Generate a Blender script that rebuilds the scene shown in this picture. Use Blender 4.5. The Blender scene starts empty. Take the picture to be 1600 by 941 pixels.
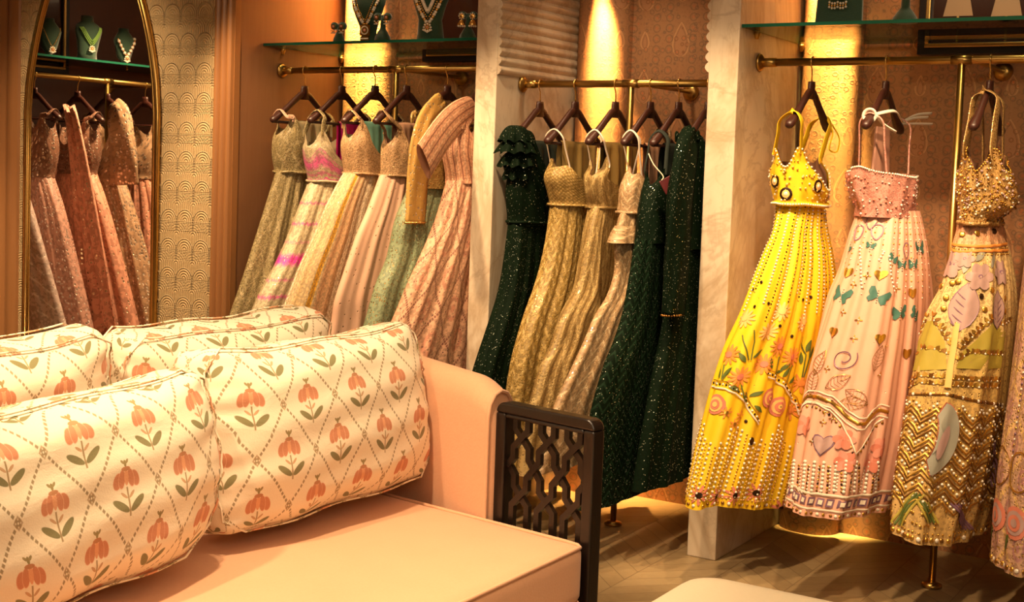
import bpy, math, random
from mathutils import Vector, Matrix
# ---------------------------------------------------------------- measured garment outlines: rows of (height, x, near y, far y, half depth, slant) about each hook
OUTLINES = {
 'yellow': {"X":-1.6234,"zr":1.8496,"sk":[[1.3343,-0.0171,-0.14,0.13,0.0768,0.0],[1.2289,-0.0063,-0.2112,0.1718,0.0759,0.033],[1.1593,-0.0081,-0.2464,0.1924,0.0929,0.055],[1.0587,-0.013,-0.2933,0.22,0.1105,0.086],[0.9318,-0.02,-0.3482,0.2522,0.1224,0.126],[0.8227,-0.0336,-0.3925,0.2782,0.1323,0.161],[0.6979,-0.0431,-0.4428,0.3077,0.1347,0.17],[0.5552,-0.0507,-0.4976,0.3399,0.1326,0.17],[0.4443,-0.0562,-0.5408,0.3652,0.127,0.17],[0.2901,-0.0603,-0.6,0.4,0.1054,0.17]],"bo":[[1.3393,-0.0106,-0.17,0.13,0.0773,0.0],[1.3806,-0.0142,-0.17,0.13,0.0903,0.0],[1.4409,-0.0234,-0.17,0.13,0.0917,0.0],[1.483,-0.0277,-0.17,0.13,0.0712,0.0]],"lim":[[-0.2016,-1,-0.2],[0.1304,1,-9]]},
 'pink': {"X":-1.3521,"zr":1.8506,"sk":[[1.3242,0.0328,-0.14,0.15,0.1001,0.0],[1.2335,0.037,-0.1991,0.1852,0.1199,0.017],[1.1113,0.0409,-0.2571,0.2197,0.1402,0.041],[1.0173,0.0352,-0.2973,0.2437,0.1603,0.059],[0.9004,0.0316,-0.3439,0.2714,0.1745,0.081],[0.7868,0.0246,-0.3879,0.2975,0.1872,0.1],[0.6608,0.0172,-0.4339,0.325,0.196,0.1],[0.5231,0.0141,-0.4851,0.3554,0.1939,0.1],[0.4005,0.0124,-0.5308,0.3826,0.1825,0.1],[0.3235,0.0063,-0.56,0.4,0.1717,0.1]],"bo":[[1.3292,0.0297,-0.17,0.13,0.0903,0.0],[1.3824,0.0163,-0.17,0.13,0.1065,0.0],[1.441,0.0096,-0.17,0.13,0.1102,0.0],[1.464,0.0109,-0.17,0.13,0.0978,0.0]],"lim":[[-0.1349,-1,-9],[0.1991,1,-9]]},
 'gold': {"X":-0.9969,"zr":1.8501,"sk":[[1.3187,-0.0042,-0.12,0.13,0.0552,0.0],[1.2899,-0.0048,-0.1402,0.1425,0.0662,0.003],[1.1991,-0.0053,-0.183,0.1691,0.0934,0.011],[1.1175,-0.0046,-0.2156,0.1894,0.112,0.018],[0.9906,-0.0136,-0.2611,0.2177,0.1429,0.03],[0.8748,-0.0234,-0.2995,0.2416,0.1629,0.04],[0.7346,-0.0361,-0.3448,0.2697,0.1735,0.05],[0.6185,-0.0477,-0.3801,0.2917,0.1779,0.05],[0.5019,-0.0599,-0.4162,0.3141,0.1781,0.05],[0.3862,-0.0631,-0.4524,0.3366,0.1673,0.05],[0.2704,-0.0524,-0.49,0.36,0.132,0.05]],"bo":[[1.3152,0.0006,-0.16,0.12,0.0543,0.0],[1.3536,0.0179,-0.16,0.12,0.083,0.0],[1.4293,0.0073,-0.16,0.12,0.0852,0.0],[1.5056,0.0054,-0.16,0.12,0.0601,0.0]],"lim":[[-0.1501,-1,-9],[0.1339,1,-9],[-0.0801,-1,-0.13]]},
 'multi': {"X":-0.7907,"zr":1.8472,"sk":[[1.3101,0.0149,-0.12,0.13,0.0565,0.0],[1.1305,0.0341,-0.2069,0.1887,0.0838,0.0],[0.9202,0.0528,-0.2819,0.2394,0.1096,0.0],[0.7518,0.0614,-0.3358,0.2758,0.1313,0],[0.6462,0.0627,-0.3678,0.2974,0.1445,0],[0.458,0.0659,-0.4229,0.3347,0.1564,0],[0.2306,0.0746,-0.49,0.38,0.1562,0]],"bo":[[1.311,0.0201,-0.16,0.12,0.0584,0.0],[1.3631,0.0178,-0.16,0.12,0.0742,0.0],[1.4475,0.0068,-0.16,0.12,0.0763,0.0],[1.5114,0.0074,-0.16,0.12,0.055,0.0]],"lim":[[-0.0663,-1,-9],[0.8407,1,-0.2]]},
 'g1': {"X":-2.7753,"zr":1.7728,"sk":[[1.2114,0.0,-0.1823,0.16,0.065,0.0],[1.0351,0.0,-0.2109,0.2065,0.0699,0.0],[0.9131,0.0,-0.2477,0.2313,0.0725,0.0],[0.7704,0.0,-0.3267,0.2586,0.0754,0.0],[0.6469,0.0,-0.3993,0.2811,0.0777,0.0],[0.4809,0.0,-0.4764,0.3104,0.0808,0.0],[0.2428,0.0,-0.5598,0.35,0.085,0.0]],"bo":[[1.2103,0.0,-0.1736,0.1208,0.075,0.0],[1.3278,0.0,-0.1939,0.1261,0.075,0.0],[1.4317,0.0,-0.1764,0.1436,0.075,0.0],[1.4968,0.0,-0.166,0.154,0.075,0.0]],"lim":[[-0.0837,-1,-0.2],[0.0799,1,-9]]},
 'g2': {"X":-2.6094,"zr":1.7721,"sk":[[1.2878,0.0,-0.1282,0.13,0.07,0.0],[1.2054,0.0,-0.1402,0.1579,0.0719,0.0],[1.0601,0.0,-0.1858,0.1933,0.0743,0.0],[0.958,0.0,-0.2375,0.2158,0.0758,0.0],[0.8494,0.0,-0.3122,0.2388,0.0774,0.0],[0.7351,0.0,-0.3739,0.2621,0.079,0.0],[0.6654,0.0,-0.4029,0.2756,0.0799,0.0],[0.5193,0.0,-0.436,0.3028,0.0818,0.0],[0.2494,0.0,-0.4699,0.35,0.085,0.0]],"bo":[[1.2927,0.0,-0.1215,0.1545,0.078,0.0],[1.3342,0.0,-0.1432,0.1568,0.078,0.0],[1.3982,0.0,-0.1682,0.1318,0.078,0.0],[1.4502,0.0,-0.1313,0.1687,0.078,0.0]],"lim":[[-0.08,-1,-9],[0.0888,1,-9]]},
 'g3': {"X":-2.4259,"zr":1.7714,"sk":[[1.2859,0.0,-0.1448,0.12,0.068,0.0],[1.176,0.0,-0.1893,0.158,0.0708,0.0],[1.0811,0.0,-0.2155,0.1825,0.0726,0.0],[0.9563,0.0,-0.2656,0.212,0.0748,0.0],[0.8696,0.0,-0.3638,0.2325,0.0763,0.0],[0.7596,0.0,-0.4356,0.2571,0.0781,0.0],[0.6957,0.0,-0.499,0.2715,0.0792,0.0],[0.5393,0.0,-0.5774,0.3048,0.0817,0.0],[0.3116,0.0,-0.6432,0.35,0.085,0.0]],"bo":[[1.2907,0.0,-0.135,0.1226,0.075,0.0],[1.3412,0.0,-0.1635,0.1165,0.075,0.0],[1.4041,0.0,-0.1739,0.1061,0.075,0.0],[1.4375,0.0,-0.1345,0.1455,0.075,0.0]],"lim":[[-0.0887,-1,-9],[0.0745,1,-9],[0.0489,1,-0.13]]},
 'g4': {"X":-2.271,"zr":1.7708,"sk":[[1.2743,0.0,-0.2007,0.1,0.05,0.0],[1.1653,0.0,-0.2431,0.1444,0.0517,0.0],[1.0473,0.0,-0.2328,0.1793,0.0531,0.0],[0.9569,0.0,-0.2856,0.2044,0.054,0.0],[0.8798,0.0,-0.3845,0.2261,0.0549,0.0],[0.794,0.0,-0.4584,0.2493,0.0557,0.0],[0.7185,0.0,-0.5309,0.2694,0.0565,0.0],[0.5738,0.0,-0.6659,0.3079,0.058,0.0],[0.362,0.0,-0.7712,0.36,0.06,0.0]],"bo":[[1.2787,0.0,-0.1917,0.0291,0.055,0.0],[1.3478,0.0,-0.1897,0.0503,0.055,0.0],[1.3824,0.0,-0.1766,0.0634,0.055,0.0],[1.4425,0.0,-0.1276,0.1124,0.055,0.0]],"lim":[[-0.0744,-1,-9],[0.0572,1,-9],[-0.072,-1,-0.13]]},
 'g5': {"X":-2.1506,"zr":1.7703,"sk":[[1.1803,0.0,-0.3006,0.13,0.06,0.0],[1.0079,0.0,-0.3434,0.1962,0.0661,0.0],[0.8958,0.0,-0.381,0.2292,0.0692,0.0],[0.8025,0.0,-0.4409,0.2559,0.0717,0.0],[0.7267,0.0,-0.5057,0.2771,0.0736,0.0],[0.5539,0.0,-0.5947,0.323,0.0779,0.0],[0.3969,0.0,-0.6242,0.361,0.0814,0.0],[0.2291,0.0,-0.6525,0.4,0.085,0.0]],"bo":[[1.1781,0.0,-0.2675,0.0085,0.07,0.0],[1.2794,0.0,-0.2589,0.0411,0.07,0.0],[1.3519,0.0,-0.2385,0.0615,0.07,0.0],[1.4006,0.0,-0.2103,0.0897,0.07,0.0]],"lim":[[-0.0572,-1,-9],[0.0584,1,-9]]},
 'g6': {"X":-2.0278,"zr":1.7698,"sk":[[1.1653,0.0,-0.2686,0.14,0.06,0.0],[1.0348,0.0,-0.2845,0.1949,0.0632,0.0],[0.8944,0.0,-0.2934,0.2384,0.0657,0.0],[0.7232,0.0,-0.3611,0.2875,0.0685,0.0],[0.5449,0.0,-0.431,0.3356,0.0713,0.0],[0.3881,0.0,-0.4796,0.3753,0.0736,0.0],[0.2876,0.0,-0.5068,0.4,0.075,0.0]],"bo":[[1.1629,0.0,-0.2424,0.052,0.07,0.0],[1.3137,0.0,-0.2447,0.0753,0.07,0.0],[1.4524,0.0,-0.2251,0.0949,0.07,0.0],[1.5247,0.0,-0.2041,0.1159,0.07,0.0]],"lim":[[-0.0584,-1,-9],[0.0738,1,-0.2]]},
 'd1': {"X":-4.0449,"zr":1.8426,"sk":[[1.372,0.0,-0.1698,0.14,0.07,0.0],[1.2091,0.0,-0.2386,0.1917,0.0765,0.0],[1.0229,0.0,-0.3174,0.2357,0.082,0.0],[0.88,0.0,-0.3786,0.2668,0.0858,0.0],[0.7499,0.0,-0.4394,0.2938,0.0892,0.0],[0.6809,0.0,-0.4653,0.3077,0.091,0.0],[0.4985,0.0,-0.5466,0.3441,0.0955,0.0],[0.3098,0.0,-0.6063,0.38,0.1,0.0]],"bo":[[1.3776,0.0,-0.1624,0.1136,0.08,0.0],[1.4386,0.0,-0.179,0.121,0.08,0.0],[1.5259,0.0,-0.1777,0.1223,0.08,0.0],[1.5706,0.0,-0.1535,0.1465,0.08,0.0]],"lim":[[-0.1381,-1,-0.2],[0.1071,1,-9]]},
 'd2': {"X":-3.8248,"zr":1.8405,"sk":[[1.3385,0.0,-0.1909,0.14,0.07,0.0],[1.239,0.0,-0.2493,0.1765,0.0746,0.0],[1.0877,0.0,-0.3339,0.2171,0.0796,0.0],[0.9681,0.0,-0.4129,0.2463,0.0833,0.0],[0.854,0.0,-0.5063,0.273,0.0866,0.0],[0.7321,0.0,-0.5851,0.3008,0.0901,0.0],[0.5388,0.0,-0.6857,0.3427,0.0953,0.0],[0.3595,0.0,-0.7547,0.38,0.1,0.0]],"bo":[[1.3439,0.0,-0.1859,0.0901,0.08,0.0],[1.4007,0.0,-0.2073,0.0927,0.08,0.0],[1.4798,0.0,-0.2232,0.0768,0.08,0.0],[1.5085,0.0,-0.2114,0.0886,0.08,0.0]],"lim":[[-0.107,-1,-9],[0.0921,1,-9]]},
 'd3': {"X":-3.6345,"zr":1.8387,"sk":[[1.3788,0.0,-0.1834,0.14,0.07,0.0],[1.3279,0.0,-0.2269,0.1609,0.0726,0.0],[1.2281,0.0,-0.3025,0.1904,0.0763,0.0],[1.1085,0.0,-0.3752,0.2212,0.0801,0.0],[0.9833,0.0,-0.4617,0.251,0.0839,0.0],[0.8418,0.0,-0.5416,0.283,0.0879,0.0],[0.7669,0.0,-0.5827,0.2995,0.0899,0.0],[0.5616,0.0,-0.6991,0.3439,0.0955,0.0],[0.3863,0.0,-0.7682,0.38,0.1,0.0]],"bo":[[1.3843,0.0,-0.1656,0.1104,0.085,0.0],[1.4348,0.0,-0.1788,0.1212,0.085,0.0],[1.5046,0.0,-0.1905,0.1095,0.085,0.0],[1.5529,0.0,-0.1749,0.1251,0.085,0.0]],"lim":[[-0.0922,-1,-9],[0.0838,1,-9],[0.0975,1,-0.13]]},
 'd4': {"X":-3.461,"zr":1.837,"sk":[[1.3764,0.0,-0.157,0.13,0.065,0.0],[1.2353,0.0,-0.2343,0.1775,0.0707,0.0],[1.1164,0.0,-0.3096,0.2081,0.0744,0.0],[0.973,0.0,-0.3817,0.2419,0.0784,0.0],[0.8497,0.0,-0.4398,0.2693,0.0817,0.0],[0.765,0.0,-0.457,0.2873,0.0839,0.0],[0.6502,0.0,-0.4936,0.3111,0.0867,0.0],[0.5078,0.0,-0.5369,0.3398,0.0902,0.0],[0.3023,0.0,-0.5933,0.38,0.095,0.0]],"bo":[[1.3819,0.0,-0.1431,0.1145,0.075,0.0],[1.4403,0.0,-0.1434,0.1366,0.075,0.0],[1.5016,0.0,-0.1371,0.1429,0.075,0.0],[1.53,0.0,-0.1202,0.1598,0.075,0.0]],"lim":[[-0.0837,-1,-9],[0.1063,1,-9],[-0.042,-1,-0.13]]},
 'd5': {"X":-3.2423,"zr":1.8349,"sk":[[1.3368,0.0,-0.2323,0.13,0.065,0.0],[1.2036,0.0,-0.3264,0.1783,0.0708,0.0],[1.0355,0.0,-0.3843,0.2235,0.0762,0.0],[0.9266,0.0,-0.4569,0.2507,0.0795,0.0],[0.7973,0.0,-0.514,0.2812,0.0831,0.0],[0.7069,0.0,-0.5514,0.3018,0.0856,0.0],[0.5417,0.0,-0.6054,0.3381,0.09,0.0],[0.3423,0.0,-0.657,0.38,0.095,0.0]],"bo":[[1.3418,0.0,-0.2104,0.0656,0.075,0.0],[1.4444,0.0,-0.2132,0.0868,0.075,0.0],[1.5388,0.0,-0.2089,0.0911,0.075,0.0],[1.5935,0.0,-0.1889,0.1111,0.075,0.0]],"lim":[[-0.1063,-1,-9],[0.0827,1,-9]]},
 'd6': {"X":-3.071,"zr":1.8333,"sk":[[1.3643,0.0,-0.207,0.13,0.07,0.0],[1.2136,0.0,-0.2719,0.1859,0.0741,0.0],[1.0924,0.0,-0.3494,0.2205,0.0767,0.0],[0.95,0.0,-0.4542,0.2583,0.0795,0.0],[0.8419,0.0,-0.5264,0.2857,0.0815,0.0],[0.7649,0.0,-0.5819,0.3048,0.083,0.0],[0.6677,0.0,-0.6478,0.3286,0.0847,0.0],[0.5507,0.0,-0.7028,0.3567,0.0868,0.0],[0.3588,0.0,-0.7533,0.4,0.09,0.0]],"bo":[[1.3693,0.0,-0.184,0.092,0.085,0.0],[1.4172,0.0,-0.1989,0.1011,0.085,0.0],[1.4884,0.0,-0.2215,0.0785,0.085,0.0],[1.5548,0.0,-0.2159,0.0841,0.085,0.0]],"lim":[[-0.0826,-1,-9],[0.096,1,-0.2]]}}
MOTIFS = {
 'yellow': {"faint":[[0.4875,0.3893],[0.5521,0.4295],[0.6568,0.396],[0.5699,0.3624]],"daisy":[[0.4897,0.5101],[0.5922,0.4765],[0.6435,0.5101],[0.5231,0.5772],[0.5677,0.5369]],"blob":[[0.6903,0.5973],[0.6813,0.6846]],"stem":[[[0.5164,0.4228],[0.5276,0.4631],[0.5343,0.5235]],[[0.5008,0.443],[0.5164,0.4832],[0.5298,0.5235]],[[0.4875,0.5436],[0.4919,0.5906]],[[0.5031,0.5503],[0.4942,0.5906]],[[0.5989,0.5101],[0.6033,0.5705]],[[0.6657,0.443],[0.6903,0.5034],[0.6903,0.5772]],[[0.6947,0.4564],[0.6969,0.5168],[0.6925,0.5772]],[[0.6501,0.5369],[0.6412,0.5906]],[[0.5298,0.604],[0.5499,0.6644]]],"leafs":[[0.5365,0.5168,40],[0.5253,0.5302,130],[0.4919,0.5839,60],[0.4852,0.5906,110],[0.59,0.5503,120],[0.6234,0.557,50],[0.6033,0.5705,20],[0.6903,0.4966,80],[0.6858,0.5369,100],[0.6992,0.5168,70],[0.5298,0.6242,150],[0.5588,0.6443,30],[0.5699,0.6711,-30],[0.6301,0.5772,60],[0.6524,0.5973,40],[0.5565,0.6644,120]],"band1":[[0.4607,0.6242],[0.5053,0.6174],[0.5231,0.6309],[0.5565,0.6711],[0.5744,0.7114],[0.59,0.7315]],"band2":[[0.5811,0.5772],[0.6033,0.5839],[0.6345,0.604],[0.6635,0.6376],[0.688,0.6644],[0.6947,0.698],[0.717,0.7315]],"rose":[[0.4942,0.6711],[0.6033,0.6443],[0.6368,0.6711]],"small":[[0.5387,0.7315],[0.5164,0.6913],[0.5476,0.7047]],"coin":[[0.5811,0.7852]],"dark":[[0.4786,0.2953],[0.5744,0.4094],[0.6301,0.443],[0.5253,0.3356],[0.6836,0.3154],[0.5655,0.7248],[0.4942,0.2685],[0.6368,0.3221],[0.5008,0.349]],"hem":[[0.5097,0.953],[0.5476,0.9664],[0.5788,0.9597],[0.6323,0.9463],[0.6992,1.0],[0.7571,1.0],[0.8418,1.0]]},
 'pink': {"bfly":[[0.4585,0.2953,1.15],[0.5476,0.2886,1.05],[0.6145,0.3423,0.95],[0.6791,0.349,0.9],[0.7148,0.1275,1.0],[0.5053,0.1208,0.45],[0.5721,0.1611,0.6],[0.6657,0.1812,0.7],[0.4251,0.1342,0.45],[0.61,0.1812,0.6]],"heart":[[0.454,0.2148],[0.4696,0.4161],[0.5432,0.2148],[0.5677,0.4228],[0.6613,0.2752],[0.6591,0.4765]],"loop":[[0.4518,0.0805],[0.5164,0.0738],[0.6256,0.1342],[0.4919,0.0403]],"spiral":[[0.512,0.4966]],"leafo":[[0.4919,0.5973,35],[0.5187,0.6443,10],[0.5677,0.6376,150],[0.4585,0.6309,95],[0.4563,0.5638,80],[0.5677,0.5302,80]],"zig1":[[0.4407,0.6644],[0.454,0.6376],[0.4786,0.6309],[0.5097,0.6376],[0.5387,0.6779],[0.5565,0.698],[0.5721,0.698],[0.5833,0.6711],[0.6033,0.6577],[0.6189,0.6644]],"zig2":[[0.4318,0.698],[0.4563,0.6577],[0.483,0.651],[0.5097,0.6644],[0.532,0.698],[0.5499,0.745],[0.561,0.7919],[0.5744,0.7718],[0.5877,0.7181],[0.61,0.6846]],"pheart":[[0.5097,0.7718]],"roses":[[0.5499,0.8188],[0.6033,0.8255],[0.4607,0.7315],[0.5409,0.7517],[0.6145,0.7785]],"stars":[[0.4808,0.349],[0.4852,0.255],[0.5187,0.4295],[0.5855,0.5436],[0.4852,0.5369],[0.5187,0.3691],[0.5031,0.6711],[0.512,0.2215],[0.5989,0.2617],[0.5031,0.7047],[0.5164,0.6913],[0.59,0.4497],[0.4897,0.7718]],"pcols":[[[0.4518,0.8523],[0.4563,0.9463]],[[0.483,0.8389],[0.4897,0.9329]],[[0.5031,0.8322],[0.5075,0.9195]],[[0.5187,0.8322],[0.5253,0.9195]],[[0.5387,0.8255],[0.5454,0.9128]],[[0.5521,0.8188],[0.5565,0.9128]],[[0.5677,0.8188],[0.5788,0.9128]],[[0.6011,0.8255],[0.6056,0.9195]],[[0.6145,0.8255],[0.6345,0.9262]]],"hemline":[[0.4518,0.9597],[0.5008,0.9396],[0.5454,0.9396],[0.6011,0.953],[0.6613,0.9732]],"pstr":[[[0.4719,0.1275],[0.4919,0.2013],[0.5075,0.2617]],[[0.5454,0.1409],[0.5588,0.1544],[0.5699,0.2148],[0.5877,0.2685]],[[0.5343,0.1678],[0.5432,0.1477]]]},
 'gold': {"bands":[[[0.3916,0.094],[0.4696,0.094],[0.5476,0.094],[0.7638,0.0872]],[[0.3916,0.1074],[0.4763,0.1141],[0.5499,0.1074],[0.7616,0.1074]]],"pflower":[[0.4518,0.1544,1.1],[0.5565,0.1879,1.05],[0.6591,0.1745,1.0],[0.5008,0.1342,0.7]],"gleaf":[[0.5365,0.1409,50],[0.5031,0.1812,80],[0.5944,0.1611,60],[0.4251,0.1409,100]],"bud":[[0.5231,0.2819,1.1],[0.6345,0.2886,0.9]],"coins":[[0.4318,0.2282],[0.4741,0.2148],[0.4696,0.2617],[0.4719,0.2953],[0.5655,0.2483],[0.5811,0.2886],[0.6702,0.255],[0.4674,0.0604],[0.5343,0.0537],[0.6524,0.047],[0.4919,0.2081],[0.5967,0.2282],[0.6702,0.2953]],"green":[[[0.4273,0.3423],[0.3939,0.4161],[0.4273,0.5034],[0.5164,0.4765],[0.4986,0.396],[0.4563,0.3356]],[[0.6033,0.3289],[0.5365,0.4228],[0.532,0.4698],[0.668,0.4698],[0.688,0.3624]]],"chains":[[[0.4474,0.3221],[0.483,0.3624],[0.5142,0.4027]],[[0.6011,0.3154],[0.5632,0.3624],[0.532,0.4094]],[[0.4028,0.3289],[0.3916,0.3893]],[[0.4251,0.4497],[0.4451,0.4295],[0.4786,0.4228],[0.5075,0.4295]],[[0.532,0.443],[0.5565,0.4228],[0.5922,0.4228],[0.668,0.4295]],[[0.4295,0.5369],[0.4674,0.5101],[0.5209,0.5034],[0.5766,0.5034],[0.6724,0.5101]],[[0.4318,0.557],[0.4719,0.5302],[0.5231,0.5235],[0.5788,0.5235],[0.6747,0.5302]],[[0.6078,0.3154],[0.6613,0.3356],[0.737,0.3289]]],"ribbon":[[[0.5142,0.3356],[0.5187,0.4027],[0.5209,0.4631],[0.5253,0.5302]]],"belt":[[0.4318,0.5772],[0.4763,0.5638],[0.5276,0.5503],[0.5833,0.5638],[0.7237,0.5906]],"chev":[0.5638,0.8456],"moon":[0.5365,0.6846],"sticks":[[0.5187,0.8523,0.4719,0.9664,0],[0.5253,0.8725,0.5543,0.9329,0],[0.59,0.8725,0.6591,0.9597,1],[0.6992,0.698,0.7393,0.8456,1]],"hem":[[0.4585,0.9866],[0.483,0.9799],[0.532,0.9664],[0.59,0.9664],[0.7014,1.0],[0.7638,1.0]]}}
HEMS = {"yellow":[[-60,0.02],[0,0.0],[35,0.0],[70,-0.045],[120,-0.06]],"pink":[[-60,0.02],[0,0.0],[90,-0.02],[150,0.02]],"gold":[[-40,0.03],[20,0.0],[90,-0.03],[140,0.02]]}
CAM = {"loc":[0,0,1.42],"R":[0.848455,0.528086,0.035351],"U":[-0.064871,0.037471,0.99719],"W":[-0.525277,0.848364,-0.06605],"f":2043.91,"cy":400}
# ---------------------------------------------------------------- garment surfaces (plain maths)
def lerp(a, b, t): return a + (b - a) * t
def clamp(x, a=0., b=1.): return max(a, min(b, x))
def sstep(a, b, x):
    t = clamp((x - a) / (b - a)); return t * t * (3 - 2 * t)
def crom(rows, t):
    """smooth interpolation of rows [(key, values...)] by key"""
    n = len(rows)
    if t <= rows[0][0]: return rows[0][1:]
    if t >= rows[-1][0]: return rows[-1][1:]
    for i in range(n - 1):
        if rows[i][0] <= t <= rows[i + 1][0]: break
    k0, k1 = rows[i][0], rows[i + 1][0]
    u = (t - k0) / (k1 - k0)
    p1, p2 = rows[i][1:], rows[i + 1][1:]
    a = rows[max(i - 1, 0)]; b = rows[min(i + 2, n - 1)]
    out = []
    for j in range(len(p1)):
        m1 = (p2[j] - a[1 + j]) / (k1 - a[0]) if k1 != a[0] else 0
        m2 = (b[1 + j] - p1[j]) / (b[0] - k0) if b[0] != k0 else 0
        h = k1 - k0
        out.append((2*u**3-3*u*u+1)*p1[j] + (u**3-2*u*u+u)*h*m1 + (-2*u**3+3*u*u)*p2[j] + (u**3-u*u)*h*m2)
    return out
def squeeze(x, y, lim, m=.03):
    """neighbours, walls and poles press the cloth flat"""
    for lx, side, y0 in lim:
        w = sstep(y0 - .06, y0, y)
        if w > 0:
            e = (x - lx)*side + m
            if e > 0: x = lerp(x, lx - side*m*math.exp(-e/m), w)
    return x
class Skirt:
    """rows: (z, xc, yn, yb, b, shear) from waist to hem, relative to the hanger hook; s=.5 is the near edge"""
    def __init__(self, rows, n=18, a0=.004, a1=.02, seed=1, hem=(), lim=()):
        self.lim = lim
        zt, zb = rows[0][0], rows[-1][0]
        self.rows = [((zt - r[0]) / (zt - zb),) + tuple(r) for r in rows]
        self.L = zt - zb
        r = crom(self.rows, .75)
        a, b = (r[3] - r[2]) / 2, r[4]
        N = 360; acc = [0.]
        pt = lambda k: (b * math.sin(2*math.pi*(k/N-.5)), -a * math.cos(2*math.pi*(k/N-.5)))
        for k in range(N):
            p, q = pt(k), pt(k + 1); acc.append(acc[-1] + math.hypot(p[0]-q[0], p[1]-q[1]))
        self.W = acc[-1]; self.acc = [x / acc[-1] for x in acc]; self.N = N
        rn = random.Random(seed)
        self.n = n; self.ph = [rn.random() * 6.283 for _ in range(6)]; self.a0 = a0; self.a1 = a1
        self.hem = sorted(hem)
    def theta(self, s):
        s = s % 1.; lo, hi = 0, self.N
        while hi - lo > 1:
            m = (lo + hi) // 2
            if self.acc[m] <= s: lo = m
            else: hi = m
        f = (s - self.acc[lo]) / (self.acc[hi] - self.acc[lo])
        return 2 * math.pi * ((lo + f) / self.N - .5)
    def P(self, s, t, off=0.):
        z, xc, yn, yb, b, sh = crom(self.rows, t)
        th = self.theta(s); a = (yb - yn) / 2; yc = (yb + yn) / 2
        sn, cs = math.sin(th), math.cos(th)
        nx, ny = sn / b, -cs / a; l = math.hypot(nx, ny); nx /= l; ny /= l
        q = 2 * math.pi * s; p = self.ph; n = self.n
        f = .55 * math.cos(n*q + p[0] + .5*math.sin(3*q + p[4]) + .4*t) + .25 * math.cos((n*2+3)*q + p[1] - .6*t) + .35 * math.cos((n//3)*q + p[2]) + .2 * math.cos((n//2+1)*q + p[3])
        f -= .25 * abs(math.sin(n*q/2 + p[5]))
        amp = lerp(self.a0, self.a1, t ** .7)
        d = amp * f + off
        if self.hem:
            deg = math.degrees(th); hz = self.hem
            if deg <= hz[0][0]: dz = hz[0][1]
            elif deg >= hz[-1][0]: dz = hz[-1][1]
            else: dz = crom(hz, deg)[0]
            z += dz * t ** 2
        x, y = xc + b*sn - sh*a*cs + nx*d, yc - a*cs + ny*d
        return (squeeze(x, y, self.lim), y, z)
    def frame(self, s, t):
        e = .002
        p = self.P(s, t); q = self.P(s + e, t); r = self.P(s, min(1, t + e)); r0 = self.P(s, min(1, t + e) - e)
        du = [(q[i]-p[i]) / e for i in range(3)]; dv = [(r[i]-r0[i]) / e for i in range(3)]
        lu = math.sqrt(sum(x*x for x in du)); lv = math.sqrt(sum(x*x for x in dv))
        n = [dv[1]*du[2]-dv[2]*du[1], dv[2]*du[0]-dv[0]*du[2], dv[0]*du[1]-dv[1]*du[0]]
        ln = math.sqrt(sum(x*x for x in n)); n = [x/ln for x in n]
        z, xc, yn, yb, b, sh = crom(self.rows, t); th = self.theta(s)
        if n[0]*math.sin(th)/b - n[1]*math.cos(th)/((yb-yn)/2) < 0: n = [-x for x in n]
        return p, n, lu, lv
    def at(self, s, t, dx, dy, off):
        """a point dx metres round and dy metres up the cloth from (s, t)"""
        z, xc, yn, yb, b, sh = crom(self.rows, clamp(t))
        per = math.pi * (3*(b+(yb-yn)/2) - math.sqrt((3*b+(yb-yn)/2)*(b+3*(yb-yn)/2)))
        s2 = s + dx / per; t2 = clamp(t - dy / self.L)
        return self.P(s2, t2, off)
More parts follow.
